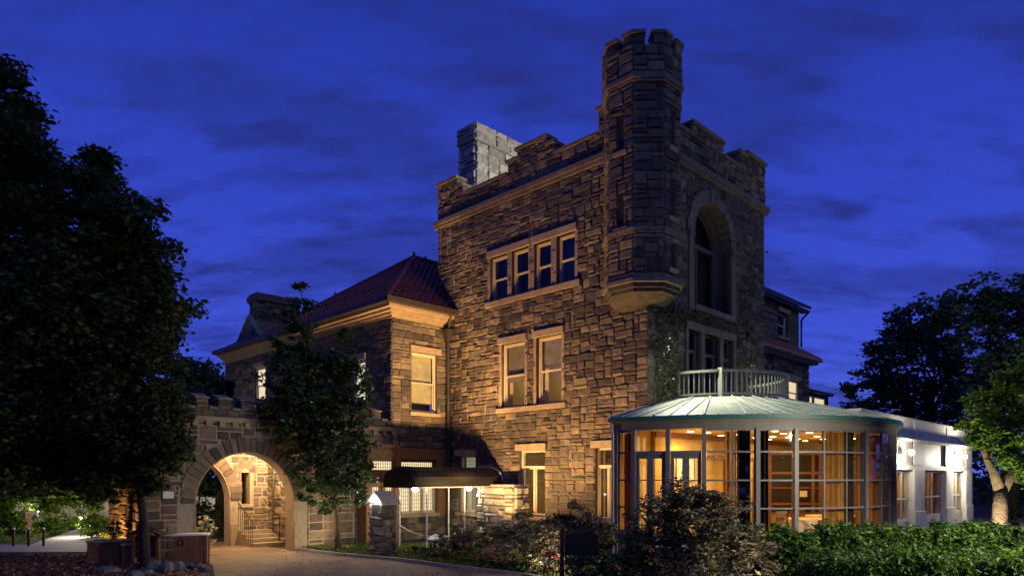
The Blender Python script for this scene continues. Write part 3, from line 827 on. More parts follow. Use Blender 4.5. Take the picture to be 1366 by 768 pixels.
dp.hexa([(-.27, 9.7, 8.3), (-.02, 9.7, 8.3), (-.02, 9.95, 8.3), (-.27, 9.95, 8.3), (-.36, 9.62, 8.75), (-.004, 9.62, 8.75), (-.004, 9.96, 8.75), (-.36, 9.96, 8.75)])
for z in (2, 4, 6): dp.cyl(-.14, 9.82, z, z + .12, .095)
dp.build('downpipe', M['pipe'], wing)
# far gable and the broad chimney behind it
gb = MB(); gp = Plane((-2.84, 0, 0), (0, 1, 0), (-1, 0, 0))
poly = [(21.4, 9.4), (25.2, 9.4), (23.1, 11.0)]
gb.hexa([gp.P(21.2, 9.35, .05), gp.P(24.9, 9.35, .05), gp.P(24.9, 9.35, -2.5), gp.P(21.2, 9.35, -2.5), gp.P(23.0, 10.95, .05), gp.P(23.1, 10.95, .05), gp.P(23.1, 10.95, -2.5), gp.P(23.0, 10.95, -2.5)])
gbl = gb.build('gable', M['stone'], wing)
gc = MB(); gc.tube([gp.P(21.05, 9.3, -.1), gp.P(23.05, 11.05, -.1)], .17, 4); gc.tube([gp.P(25.05, 9.3, -.1), gp.P(23.05, 11.05, -.1)], .17, 4); gc.build('coping', M['coping'], gbl)
wc = MB(); wc.box(-2.2, .15, 23.3, 24.3, 9.5, 12.1)
c = wc.build('chimney', M['mortar'], wing)
wf = MB(); ashlar(wf, Plane((-2.2, 23.3, 0), (1, 0, 0), (0, -1, 0)), 0, 2.35, 9.6, 12.1, [], 231, .3, .5, .04); ashlar(wf, Plane((-2.2, 23.3, 0), (0, 1, 0), (-1, 0, 0)), 0, 1.0, 9.6, 12.1, [], 232, .3, .5, .04); wf.build('stone_facing', M['stone'], c)
MB().box(-2.32, .27, 23.18, 24.42, 12.1, 12.4).box(-2.25, .2, 23.25, 24.35, 12.4, 12.5).build('chimney_cap', M['mortar'], c)
# entrance bay beside the wing corner: oak posts and leaded lights
ent = thing('entrance_bay', 'oak-framed entrance bay with small lit leaded lights behind the stone lamp pillar', 'entrance', (-4.2, 9.55, 0))
EP = Plane((0, 9.5, 0), (1, 0, 0), (0, -1, 0))
eh = [(-4.15, -3.65, 1.0, 2.3), (-3.55, -3.05, 1.0, 2.3), (-4.15, -3.05, 2.75, 3.28)]
b = MB(); slab(b, EP, -4.35, -2.9, 0, 3.7, .18, eh); b.box(-4.35, -4.17, 9.68, 10.04, 0, 3.7); b.box(-4.4, -2.87, 9.38, 10.04, 3.7, 3.82); b.build('frame', M['oak'], ent)
for a, b_, c_, d_ in eh: window(ent, EP, a, b_, c_, d_, 'casement', lead=True, lights=1, back='litwarm', backd=-.2, frame='oak', sill=False, lintel=False, inset=-.04)

# ================================================================== GATEHOUSE
gate = thing('gatehouse', 'crenellated stone gatehouse with a round carriage arch lit from within', 'gatehouse', (-8.6, 10.06, 0))
GF = Plane((0, 10.06, 0), (1, 0, 0), (0, -1, 0)); GR = Plane((0, 13.3, 0), (1, 0, 0), (0, -1, 0))
GX0, GX1, GT = -11.8, -2.86, 4.42
def arch_wall(mb, pl, u0, u1, top, c, r, sp, th, n=28):
    mb.pbox(pl, u0, c - r, 0, top, -th, 0); mb.pbox(pl, c + r, u1, 0, top, -th, 0)
    for k in range(n):
        t0, t1 = math.pi - math.pi * k / n, math.pi - math.pi * (k + 1) / n
        a0, a1 = c + r * math.cos(t0), c + r * math.cos(t1); h0, h1 = sp + r * math.sin(t0), sp + r * math.sin(t1)
        mb.hexa([pl.P(a0, h0, -th), pl.P(a1, h1, -th), pl.P(a1, h1, 0), pl.P(a0, h0, 0), pl.P(a0, top, -th), pl.P(a1, top, -th), pl.P(a1, top, 0), pl.P(a0, top, 0)])
def vouss(mb, pl, c, r, ro, sp, th, n, seed, jr=.10, proud=.035):
    rg = random.Random(seed)
    for k in range(n):
        t0, t1 = math.pi * k / n + .010, math.pi * (k + 1) / n - .010
        q = []; o_ = ro + rg.uniform(-.06, .08); dd = proud + rg.uniform(0, .03)
        for d in (-.2, dd):
            for (t, x) in ((t0, r), (t1, r), (t1, o_), (t0, o_)): q.append(pl.P(c + x * math.cos(t), sp + x * math.sin(t), d))
        mb.hexa(q, rg.random())
def lining(mb, pl, c, r, sp, th, n=28, t_=.05):
    ri = r - t_
    for k in range(n):
        t0, t1 = math.pi * k / n, math.pi * (k + 1) / n
        q = []
        for d in (-th - .01, .02):
            for (t, x) in ((t0, ri), (t1, ri), (t1, r - .002), (t0, r - .002)): q.append(pl.P(c + x * math.cos(t), sp + x * math.sin(t), d))
        mb.hexa(q)
    mb.pbox(pl, c - r + .002, c - ri, 0, sp, -th - .01, .02); mb.pbox(pl, c + ri, c + r - .002, 0, sp, -th - .01, .02)
GC, GRD, GS = -8.66, 1.71, 1.72
RC = -9.55
b = MB(); arch_wall(b, GF, GX0, GX1, GT, GC, GRD, GS, .55)
slot = (-7.45, -7.12, 1.55, 2.75)
arch_wall(b, GR, GX0, -7.70, 4.1, RC, GRD, GS, .5); slab(b, GR, -7.70, -5.9, 0, 4.1, .5, [slot])
b.box(-6.35, -5.9, 10.62, 13.29, 0, 4.1); b.box(GX0, GX0 + .5, 10.62, 13.29, 0, 4.1); b.box(GX0, -5.9, 10.62, 13.79, 4.1, 4.25)
gw = b.build('wall', M['mortar_l'], gate)
def gclip(c, ro, sp):
    def f(a, b, c0, d0):
        m_ = (c0 + d0) / 2
        q = ro ** 2 - max(0, m_ - sp) ** 2
        if q <= 0: return a, b
        q = math.sqrt(q)
        if b <= c - q or a >= c + q: return a, b
        if a < c - q < b: return a, c - q
        if a < c + q < b: return c + q, b
        return None
    return f
sf = MB()
ashlar(sf, GF, GX0, GX1, .02, GT - .05, [(GC - GRD, GC + GRD, 0, GS)], 301, .30, .52, .022, joint=.03, base=.004, clip=gclip(GC, 2.2, GS), snecked=.3)
ashlar(sf, Plane((GX0, 10.06, 0), (0, 1, 0), (-1, 0, 0)), 0, 3.7, .02, 4.1, [], 305, .3, .52, .03, joint=.03)
ashlar(sf, GR, -7.84, -5.95, .02, 4.1, [slot, (-7.62, -6.95, 2.75, 3.1), (-7.55, -7.02, 1.42, 1.55)], 302, .27, .4, .022, joint=.028, base=.004, clip=gclip(RC, 2.18, GS))
ashlar(sf, Plane((-6.35, 10.62, 0), (0, 1, 0), (-1, 0, 0)), .02, 2.65, .02, 4.1, [], 303, .28, .45, .05, joint=.028)
sf.build('stone_facing', M['stone_g'], gw)
vm = MB(); vouss(vm, GF, GC, GRD, 2.16, GS, .55, 27, 7); vm.build('arch_stones', M['stone_g'], gate); vm = MB(); vouss(vm, GR, RC, GRD, 2.13, GS, .5, 25, 8)
vm.build('arch_stones', M['stone_g'], gate); vm = MB(); vouss(vm, GR, -7.285, .17, .42, 2.75, .3, 5, 9)
vm.build('arch_stones', M['stone_g'], gate)
lm = MB(); lining(lm, GF, GC, GRD, GS, .55); lm.pbox(GF, -6.99, -6.72, 0, .75, -.3, .10); lm.pbox(GF, -6.97, -6.8, .75, .95, -.3, .06); lm.build('arch_lining', M['trim'], gate); lm = MB(); lining(lm, GR, RC, GRD, GS, .5); lm.pbox(GR, -7.13, -6.98, 1.55, 2.75, -.3, .05); lm.pbox(GR, -7.55, -6.98, 1.42, 1.55, -.3, .06)
lm.pbox(GR, -7.86, -7.62, 0, .8, -.2, .09)
lm.build('arch_lining', M['trim'], gate)
MB().pbox(GR, slot[0], slot[1], slot[2], slot[3], -.5, -.45).build('slit_window', M['dark'], gate)
st = MB(); st.pbox(GF, GX0 - .1, GX1, GT - .04, GT + .11, -.3, .13); st.box(GX0 - .1, GX0 + .1, 10.37, 13.79, GT - .04, GT + .11)
for k in range(22): st.pbox(GF, GX0 + .1 + k * .42, GX0 + .28 + k * .42, GT - .2, GT - .04, 0, .1)
st.build('string_course', M['trim'], gate)
pm = MB(); cpm = MB(); pf = MB()
pm.pbox(GF, GX0, GX1, GT + .11, 4.78, -.42, .03)
ashlar(pf, GF.shift(.03), GX0, GX1, GT + .11, 4.78, [], 307, .24, .5, .03, joint=.025)
def slopecap(u0, u1, z0, z1, d0, d1):
    P = GF.P; cpm.hexa([P(u0, z0, d0), P(u1, z0, d0), P(u1, z0, d1), P(u0, z0, d1), P(u0, z1, d0), P(u1, z1, d0), P(u1, z0 + .05, d1), P(u0, z0 + .05, d1)])
u = GX0; k = 0
while u < GX1 - .3:
    pm.pbox(GF, u, u + .40, 4.78, 5.1, -.42, .03); ashlar(pf, GF.shift(.03), u, u + .40, 4.78, 5.1, [], 320 + k, .3, .4, .03)
    slopecap(u - .03, u + .43, 5.1, 5.3, -.46, .09)
    slopecap(u + .43, u + .70, 4.782, 4.95, -.46, .09)
    u += .73; k += 1
p_ = pm.build('battlement', M['mortar'], gate); pf.build('stone_facing', M['stone_g'], p_); cpm.build('coping', M['coping'], p_)
s_ = MB()
for k in range(4): s_.box(-7.6, -6.36, 11.9 + .34 * k, 13.28, .14 * k + .002, .14 * (k + 1))
s_.build('steps', M['trim'], gate)
h_ = MB(); h_.tube([(-7.62, 11.9, .9), (-7.62, 13.2, 1.65)], .018, 6)
for k in range(8): h_.tube([(-7.62, 11.95 + k * .17, .05 + .09 * k), (-7.62, 11.95 + k * .17, .92 + k * .095)], .011, 6)
h_.tube([(-6.6, 11.88, .16), (-6.6, 11.88, 1.05)], .018, 6); h_.tube([(-6.6, 11.88, 1.05), (-6.6, 13.2, 1.7)], .018, 6)
h_.build('handrail', M['iron'], gate)
b = MB(); b.tube([(-6.42, 12.75, .5), (-6.42, 12.75, 4.0)], .05, 8); b.build('downpipe', M['pipe'], gate)
wl = thing('wall_lantern', 'small white lantern high on the inner wall of the carriage arch', 'lantern', tuple(c2w(-6.45, 11.75, 3.35)), castle=False)
o = ORIG[wl][0]
b = MB(); b.box(o[0] - .07, o[0] + .07, o[1] - .07, o[1] + .07, 3.25, 3.45); b.build('glass_globe', M['lampwhite'], wl)
b = MB(); b.box(o[0] - .09, o[0] + .09, o[1] - .09, o[1] + .09, 3.45, 3.5); b.build('cap', M['iron'], wl)
point('gate_light', c2w(-6.75, 11.75, 3.3), 420, (1, .74, .40), .08)
point('gate_light', c2w(-8.9, 11.9, 3.75), 330, (1, .70, .34), .08)
pl_ = thing('wall_plaque', 'small pale plaque fixed to the gatehouse wall left of the arch', 'plaque', (-11.15, 9.98, 2.0))
MB().pbox(GF, -11.32, -11.0, 1.92, 2.14, .03, .07).build('face', M['paper'], pl_); MB().pbox(GF, -11.35, -10.97, 1.89, 2.17, .02, .055).build('frame', M['iron'], pl_)

# ================================================================== CONSERVATORY
cons = thing('conservatory', 'round glazed conservatory with a pale green metal roof against the tower', 'conservatory', (4.7, -3, 0))
QX, QY, QR = 4.7, 1.0, 6.6
def cp_(th, r=QR): t = math.radians(th); return (QX - r * math.cos(t), QY - r * math.sin(t))
ZF, ZS, ZH = .55, .95, 3.97
POSTS = [9.5, 14.5, 23.3, 32.0, 44.8, 54.5, 77.5, 100, 123, 146, 168]
def arcs(mb, t0, t1, r0, r1, z0, z1, step=2.5):
    n = max(1, round((t1 - t0) / step))
    for k in range(n):
        a, b = t0 + (t1 - t0) * k / n, t0 + (t1 - t0) * (k + 1) / n
        p = [(*cp_(a, r1), z0), (*cp_(b, r1), z0), (*cp_(b, r0), z0), (*cp_(a, r0), z0)]
        mb.hexa(p + [(x, y, z1) for x, y, _ in p])
b = MB(); arcs(b, POSTS[0], 168, QR - .22, QR + .05, 0, ZS - .08); arcs(b, POSTS[0], 168, QR - .25, QR + .11, ZS - .08, ZS); b.build('base_wall', M['taupe'], cons)
b = MB(); arcs(b, POSTS[0] - .3, 168, QR - .2, QR + .08, ZH, 4.16); arcs(b, POSTS[0] - .3, 168, QR - .12, QR + .14, 4.16, 4.22); b.build('fascia', M['taupe'], cons)
for t in POSTS:
    x, y = cp_(t); b = MB(); tt = math.radians(t)
    n = Vector((-math.cos(tt), -math.sin(tt), 0)); u = Vector((n.y, -n.x, 0)); c = Vector((x, y, 0)); w = .06 if t not in (9.5,) else .08
    p = [c + u * i * w + n * j * .09 for i, j in ((-1, -1), (1, -1), (1, 1), (-1, 1))]
    b.hexa([(q.x, q.y, ZS if t != 9.5 else .02) for q in p] + [(q.x, q.y, ZH) for q in p]); b.build('post', M['postgrey'], cons)
def vbar(mb, t, z0, z1, w=.025, d=.035):
    tt = math.radians(t); x, y = cp_(t); n = Vector((-math.cos(tt), -math.sin(tt), 0)); u = Vector((n.y, -n.x, 0)); c = Vector((x, y, 0))
    p = [c + u * i * w + n * j * d for i, j in ((-1, -1), (1, -1), (1, 1), (-1, 1))]
    mb.hexa([(q.x, q.y, z0) for q in p] + [(q.x, q.y, z1) for q in p])
sub = {32.0: [38.6], 54.5: [62.6, 70.0], 77.5: [86.6, 94.0], 100: [111], 123: [134], 146: [157]}
for t0, t1 in zip(POSTS[:-1], POSTS[1:]):
    e = math.degrees(.075 / QR); a, c = t0 + e, t1 - e
    door = t0 in (14.5, 23.3)
    if door:
        b = MB(); arcs(b, a, c, QR - .07, QR + .06, 3.24, 3.34)
        d = b.build('door', M['postgrey'], cons)
        m_ = (t0 + t1) / 2; b = MB()
        for q in (a + .45, m_ - .42, m_ + .42, c - .45): vbar(b, q, .6, 3.24, .05, .04)
        for q0, q1 in ((a, m_ - .05), (m_ + .05, c)):
            arcs(b, q0, q1, QR - .04, QR + .04, 3.12, 3.24); arcs(b, q0, q1, QR - .04, QR + .04, .6, .85); arcs(b, q0, q1, QR - .02, QR + .02, 2.475, 2.505)
        b.build('door_leaf', M['postgrey'], d)
        b = MB(); arcs(b, a, c, QR - .004, QR + .004, .86, 3.12); arcs(b, a, c, QR - .004, QR + .004, 3.34, ZH); b.build('pane', M['glass_c'], d)
        h = MB(); vbar(h, m_ + .5, 1.5, 1.75, .015, .09); h.build('handle', M['steel'], d)
    else:
        b = MB()
        for z in (3.3, 2.49, 1.69): arcs(b, a, c, QR - .035, QR + .035, z - .025, z + .025)
        for q in sub.get(t0, []): vbar(b, q, ZS, ZH)
        arcs(b, a, c, QR - .05, QR + .05, ZS, ZS + .06); arcs(b, a, c, QR - .05, QR + .05, ZH - .06, ZH)
        gbar = b.build('glazing_bars', M['postgrey'], cons)
        b = MB(); arcs(b, a, c, QR - .004, QR + .004, ZS + .06, ZH - .06); b.build('pane', M['glass_c'], gbar)
# floor, ceiling, back wall
ring = [cp_(t, QR - .14) for t in np.linspace(9.5, 168, 50)]
b = MB(); b.prism([(x, y) for x, y in ring], ZF - .1, ZF); b.build('floor', M['floor'], cons)
ring2 = [cp_(t, QR - .125) for t in np.linspace(9.5, 168, 50)]
b = MB(); b.prism(ring2, 4.03, 4.1); b.build('ceiling', M['ceil'], cons)
b = MB(); b.box(-.03, 11.1, -.3, -.14, ZF, 4.03); b.hexa([(-1.86, .0, .02), (0, -.16, .02), (0, -.14, .02), (-1.84, .06, .02), (-1.86, .0, 4.1), (0, -.16, 4.1), (0, -.14, 4.1), (-1.84, .06, 4.1)])
bw = b.build('back_wall', M['room_y'], cons)
b = MB(); b.box(-.03, 11.1, -.33, -.3, ZF, ZF + .18); b.box(-.03, 11.1, -.34, -.3, 3.85, 4.03)
for x in (2.9, 4.4, 5.2, 6.7): b.box(x, x + .12, -.34, -.3, ZF + .18, 3.2)
for x in (2.9, 5.2): b.box(x, x + 1.62, -.345, -.3, 3.2, 3.34)
b.build('wood_trim', M['oak'], bw)
# roof: a ring of straight-seamed copper facets from the round eave up to the small balcony
RC0 = 6.82
bnd = [8.3, 20, 32, 44.8, 58, 72, 86, 100, 118, 136, 154, 171]
def inner(th): t = math.radians((th - 8.3) / (171 - 8.3) * 180); return Vector((4.16 - 2.62 * math.cos(t), -.06 - 2.62 * math.sin(t), 5.2))
rb = MB(); sb = MB()
for a, c in zip(bnd[:-1], bnd[1:]):
    o0, o1 = Vector((*cp_(a, RC0), 4.35)), Vector((*cp_(c, RC0), 4.35)); i0, i1 = inner(a), inner(c)
    rb.quad(tuple(o0), tuple(o1), tuple(i1), tuple(i0))
    rb.quad(tuple(o0 - Vector((0, 0, .05))), tuple(o1 - Vector((0, 0, .05))), tuple(i1 - Vector((0, 0, .09))), tuple(i0 - Vector((0, 0, .09))))
    D_ = ((i0 + i1) / 2 - (o0 + o1) / 2); L = (o1 - o0).length; n = max(2, round(L / .42))
    for k in range(n + 1):
        s0 = o0 + (o1 - o0) * (k / n)
        tmax = 1.0
        for (p, q) in ((o0, i0), (o1, i1)):
            e = q - p; den = D_.x * e.y - D_.y * e.x
            if abs(den) < 1e-6: continue
            w = p - s0; t = (w.x * e.y - w.y * e.x) / den; sgm = (w.x * D_.y - w.y * D_.x) / den
            if 1e-3 < t < tmax and 0 <= sgm <= 1: tmax = t
        if k in (0, n): continue
        e_ = s0 + D_ * tmax; sb.tube([s0 + Vector((0, 0, .02)), e_ + Vector((0, 0, .02))], .018, 4)
    sb.tube([o0 + Vector((0, 0, .025)), i0 + Vector((0, 0, .025))], .026, 5)
rf = rb.build('roof', M['copper'], cons); sb.build('standing_seams', M['copper'], rf)
b = MB(); arcs(b, 8.3, 171, QR - .05, RC0 + .03, 4.22, 4.345, 2.0); b.build('eave_trim', M['copper_d'], rf)
b = MB(); b.tube([(*cp_(8.6, QR + .16), 4.2), (*cp_(9.0, QR + .1), 3.9), (*cp_(9.0, QR + .1), .1)], .045, 8); b.build('downpipe', M['postgrey'], cons)
b = MB(); pts = [inner(t) for t in np.linspace(8.3, 171, 40)]
b.prism([(p.x, p.y) for p in pts], 5.1, 5.22); b.build('balcony_deck', M['coping'], cons)
# balustrade of flat slats
BR = 2.5
def bal(ph, r=BR): t = math.radians(ph); return (4.16 - r * math.cos(t), -.06 - r * math.sin(t))
rl = MB()
def barc(mb, p0, p1, r0, r1, z0, z1):
    n = max(1, round((p1 - p0) / 5))
    for k in range(n):
        a, c = p0 + (p1 - p0) * k / n, p0 + (p1 - p0) * (k + 1) / n
        p = [(*bal(a, r1), z0), (*bal(c, r1), z0), (*bal(c, r0), z0), (*bal(a, r0), z0)]; mb.hexa(p + [(x, y, z1) for x, y, _ in p])
barc(rl, 0, 180, BR - .06, BR + .06, 6.02, 6.1); barc(rl, 0, 180, BR - .04, BR + .04, 5.28, 5.34)
rail = rl.build('balustrade', M['railing'], cons)
for k in range(46):
    ph = 2 + k * 176 / 45
    if 31 < ph < 36: continue
    t = math.radians(ph); c = Vector((*bal(ph), 0)); n = Vector((-math.cos(t), -math.sin(t), 0)); u = Vector((n.y, -n.x, 0)); w = .026 if ph > 34 else .012
    b = MB(); p = [c + u * i * w + n * j * .018 for i, j in ((-1, -1), (1, -1), (1, 1), (-1, 1))]
    b.hexa([(q.x, q.y, 5.34) for q in p] + [(q.x, q.y, 6.02) for q in p]); b.build('baluster', M['railing'], rail)
for ph, w in ((33.5, .075), (1, .05), (179, .05)):
    c = bal(ph); MB().box(c[0] - w, c[0] + w, c[1] - w, c[1] + w, 5.22, 6.16).build('newel', M['railing'], rail)
# recessed ceiling lights
DL = [(-1.0, .0)]
for px, Y in ((864, 21.6), (921, 21.7), (944, 22.2), (962, 23.6), (1034, 21.4), (1031, 24.3), (1026, 26.2), (1080, 22.1), (1113, 23.0), (1098, 26.0), (1074, 27.3), (1052, 24.8), (905, 23.4), (985, 23.2), (1008, 25.0), (1045, 22.6), (1090, 24.2), (1122, 24.6), (1064, 26.0), (1138, 25.6), (880, 22.6)):
    X = (px - 683) / FPX * Y; x, y, _ = w2c(X, Y)
    if (x - QX) ** 2 + (y - QY) ** 2 > 6.1 ** 2 or y > -.5: continue
    b = MB(); b.cyl(x, y, 4.005, 4.029, .10, .10, 14); dl = b.build('downlight', M['downl'], cons)
    b = MB(); b.lathe(x, y, [(.102, 4.01), (.135, 4.005), (.14, 4.029), (.103, 4.029)], 14); b.build('rim', M['paper'], dl)
for x, y in ((.3, -1.6), (2.4, -2.6), (4.9, -3.2), (7.6, -2.4), (1.2, -1.0), (6, -1.2)):
    spot('conservatory_light', c2w(x, y, 3.95), c2w(x, y, 0), 150, 150, .6, (1, .58, .19), .1)
    point('conservatory_light', c2w(x, y, 3.3), 24, (1, .58, .19), .15)
# curtains hung inside the glass
def curtain(t0, t1, z1, label, m='curtain', r=QR - .32):
    n = max(10, round((t1 - t0) * 5)); b = MB(); rg = random.Random(int(t0 * 7))
    pts = [cp_(t0 + (t1 - t0) * k / n, r + .06 * math.sin(k * 1.25 + rg.uniform(-.3, .3)) + .015 * rg.uniform(-1, 1)) for k in range(n + 1)]
    inn = [cp_(t0 + (t1 - t0) * k / n, r - .02 + .06 * math.sin(k * 1.25)) for k in range(n + 1)]
    for k in range(n):
        b.hexa([(*pts[k], ZF + .03), (*pts[k + 1], ZF + .03), (*inn[k + 1], ZF + .03), (*inn[k], ZF + .03), (*pts[k], z1), (*pts[k + 1], z1), (*inn[k + 1], z1), (*inn[k], z1)])
    mid = cp_((t0 + t1) / 2, r)
    o = b.build('curtain', M[m], None, (mid[0], mid[1], ZF), True); tag(o, label, 'curtain', 'curtains inside the conservatory')
curtain(10.6, 13.6, 3.9, 'narrow rust curtain in the first pane beside the downpipe', 'curtain_r')
curtain(37.4, 40.4, 3.9, 'gathered amber curtain beside the glazed doors')
curtain(66.2, 72.6, 3.9, 'amber curtain hanging near the table and wooden screen')
curtain(78.8, 85.8, 3.9, 'wide rust curtain in the glass bay near the white pavilion', 'curtain_r')
curtain(87.2, 93.5, 3.9, 'rust curtain at the far curved edge of the glass', 'curtain_r')
curtain(40.6, 44.2, 3.92, 'dark brown drape gathered left of the centre post', 'drape')
curtain(45.5, 49.0, 3.92, 'dark brown drape gathered right of the centre post', 'drape')
curtain(73.0, 76.8, 3.92, 'dark drape closing the bay between amber and rust curtains', 'drape')
curtain(95.0, 99.4, 3.92, 'dark drape at the last visible post of the curved glass', 'drape')
# picture, screen, tables and chairs inside
pic = thing('framed_picture', 'small framed print hanging on the ochre wall behind the glass doors', 'picture', (1.75, -.32, 2.84))
PW = Plane((0, -.3, 0), (1, 0, 0), (0, -1, 0))
MB().pbox(PW, 1.2, 2.3, 2.48, 3.2, .002, .02).build('mount', M['paper'], pic)
b = MB()
for q in ((1.16, 1.2, 2.44, 3.24), (2.3, 2.34, 2.44, 3.24), (1.2, 2.3, 2.44, 2.48), (1.2, 2.3, 3.2, 3.24)): b.pbox(PW, *q, .002, .04)
b.build('frame', M['oak'], pic)
b = MB()
for u, v, w, h in ((1.5, 2.68, .16, .1), (1.62, 2.8, .2, .16), (1.8, 2.72, .14, .2), (1.92, 2.86, .1, .1), (1.58, 2.95, .1, .08)): b.pbox(PW, u, u + w, v, v + h, .02, .024 + u * .001)
b.build('print', M['wood_red'], pic)
scr = thing('wooden_screen', 'tall oak framed room screen with dark panels behind the tables', 'room screen', tuple(at(1060, 640, 24.9) * 1) [:2] + (ZF,), castle=False)
sx0, sx1, sy = (1025 - 683) / FPX * 24.9, (1096 - 683) / FPX * 24.9, 24.9
b = MB()
for x in (sx0, sx0 + .62, sx1 - .36, sx1 - .1): 
    if x != sx0 + .62: b.box(x, x + .11, sy, sy + .08, ZF, 3.5)
for z in (3.38, 2.68, 2.16, 1.56, 1.2): b.box(sx0 + .11, sx1 - .1, sy + .005, sy + .075, z, z + (.09 if z != 2.16 else .05))
b.build('frame', M['oak'], scr); MB().box(sx0 + .05, sx1 - .05, sy + .03, sy + .05, 1.2, 3.4).build('panel', M['wood_dark'], scr)
MB().box(sx0 + 1.13, sx0 + 1.4, sy - .02, sy - .002, 1.86, 2.08).build('notice_card', M['paper'], scr)
def dtable(px, Y, label):
    X = (px - 683) / FPX * Y; t = thing('dining_table', label, 'table', (X, Y, ZF), False, 'tables in the conservatory')
    b = MB(); n = 28
    prof = [(.78, 1.3), (.79, 1.285), (.80, 1.1), (.82, .86)]
    rings = [[(X + (r_ + (.03 * math.sin(k * math.pi) if j < 2 else (.05 if k % 2 else -.02) * (j - 1))) * math.cos(2 * math.pi * k / n), Y + (r_ + (0 if j < 2 else (.05 if k % 2 else -.02) * (j - 1))) * math.sin(2 * math.pi * k / n), z_) for k in range(n)] for j, (r_, z_) in enumerate(prof)]
    b.loft(rings); b.build('tablecloth', M['cloth'], t); b = MB(); b.cyl(X, Y, ZF, 1.0, .05); b.cyl(X, Y, ZF, ZF + .04, .35); b.build('pedestal', M['iron'], t)
dtable(1083, 21.2, 'round table under a cream cloth in front of the amber curtain'); dtable(1108, 22.9, 'cream clothed table behind the nearer one')
def chair(px, Y, rz, label):
    X = (px - 683) / FPX * Y; t = thing('dining_chair', label, 'chair', (X, Y, ZF), False, 'chairs in the conservatory')
    def L(x, y, z): c, s = math.cos(rz), math.sin(rz); return (X + x * c - y * s, Y + x * s + y * c, ZF + z)
    def bx(b, x0, x1, y0, y1, z0, z1): b.hexa([L(x0, y0, z0), L(x1, y0, z0), L(x1, y1, z0), L(x0, y1, z0), L(x0, y0, z1), L(x1, y0, z1), L(x1, y1, z1), L(x0, y1, z1)])
    b = MB(); bx(b, -.22, .22, -.22, .22, .43, .47); b.build('seat', M['oak'], t)
    b = MB(); bx(b, -.22, .22, .18, .22, .92, 1.0); bx(b, -.22, -.18, .18, .22, .47, .92); bx(b, .18, .22, .18, .22, .47, .92)
    for k in range(5): bx(b, -.13 + k * .06, -.10 + k * .06, .19, .21, .47, .92)
    b.build('backrest', M['oak'], t)
    for x in (-.22, .18):
        for y in (-.22, .18): b = MB(); bx(b, x, x + .04, y, y + .04, 0, .43); b.build('leg', M['oak'], t)
chair(1037, 20.9, math.radians(200), 'slat-backed oak chair left of the cream tables'); chair(1062, 22.4, math.radians(170), 'slat-backed oak chair standing between the screen and the cloth table')

# ================================================================== WHITE PAVILION
pav = thing('white_pavilion', 'long low white pavilion with pilasters beyond the conservatory', 'building', (10.69, -3, 0))
PF = Plane((0, -3, 0), (1, 0, 0), (0, -1, 0)); PX0, PX1 = 10.69, 28.76
ph = [(11.4, 14.2, .6, 2.87), (14.6, 17.15, .6, 2.87), (18.95, 22.85, .6, 2.87), (24.45, 27.15, .6, 2.87)]
b = MB(); slab(b, PF, PX0, PX1, 0, 4.2, .35, ph); b.box(PX0, PX0 + .35, -2.65, 7, 0, 4.2); b.box(PX1 - .35, PX1, -2.65, 7, 0, 4.2); b.box(PX0 + .35, PX1 - .35, -2.65, 7, 4.0, 4.2)
b.pbox(PF, PX0, PX1, 2.9, 3.12, 0, .1); b.build('wall', M['white'], pav)
b = MB(); b.pbox(PF, PX0 - .2, PX1 + .2, 4.2, 4.3, -.5, .3); b.box(PX0 - .2, PX0 + .3, -2.5, 7, 4.2, 4.3); b.box(PX1 - .3, PX1 + .2, -2.5, 7, 4.2, 4.3); b.build('cornice', M['white'], pav)
b = MB(); b.pbox(PF, PX0, PX1, 4.3, 5.22, -.4, -.1); b.box(PX0, PX0 + .3, -2.6, 7, 4.3, 5.22); b.box(PX1 - .3, PX1, -2.6, 7, 4.3, 5.22); b.pbox(PF, PX0 - .04, PX1 + .04, 5.22, 5.33, -.45, -.05); b.box(PX0 - .04, PX0 + .35, -2.55, 7, 5.22, 5.33)
for x in (18.0, 24.0): b.pbox(PF, x, x + .1, 4.3, 5.22, -.1, -.05)
b.build('parapet', M['white'], pav)
for x0, x1 in ((10.69, 11.3), (17.2, 18.9), (22.9, 24.4), (27.2, 28.7)):
    b = MB(); b.pbox(PF, x0, x1, 0, 2.9, .002, .16); b.pbox(PF, x0 - .05, x1 + .05, 0, .95, .002, .21); b.pbox(PF, x0 - .03, x1 + .03, 3.12, 4.2, .102, .14); b.build('pilaster', M['white'], pav)
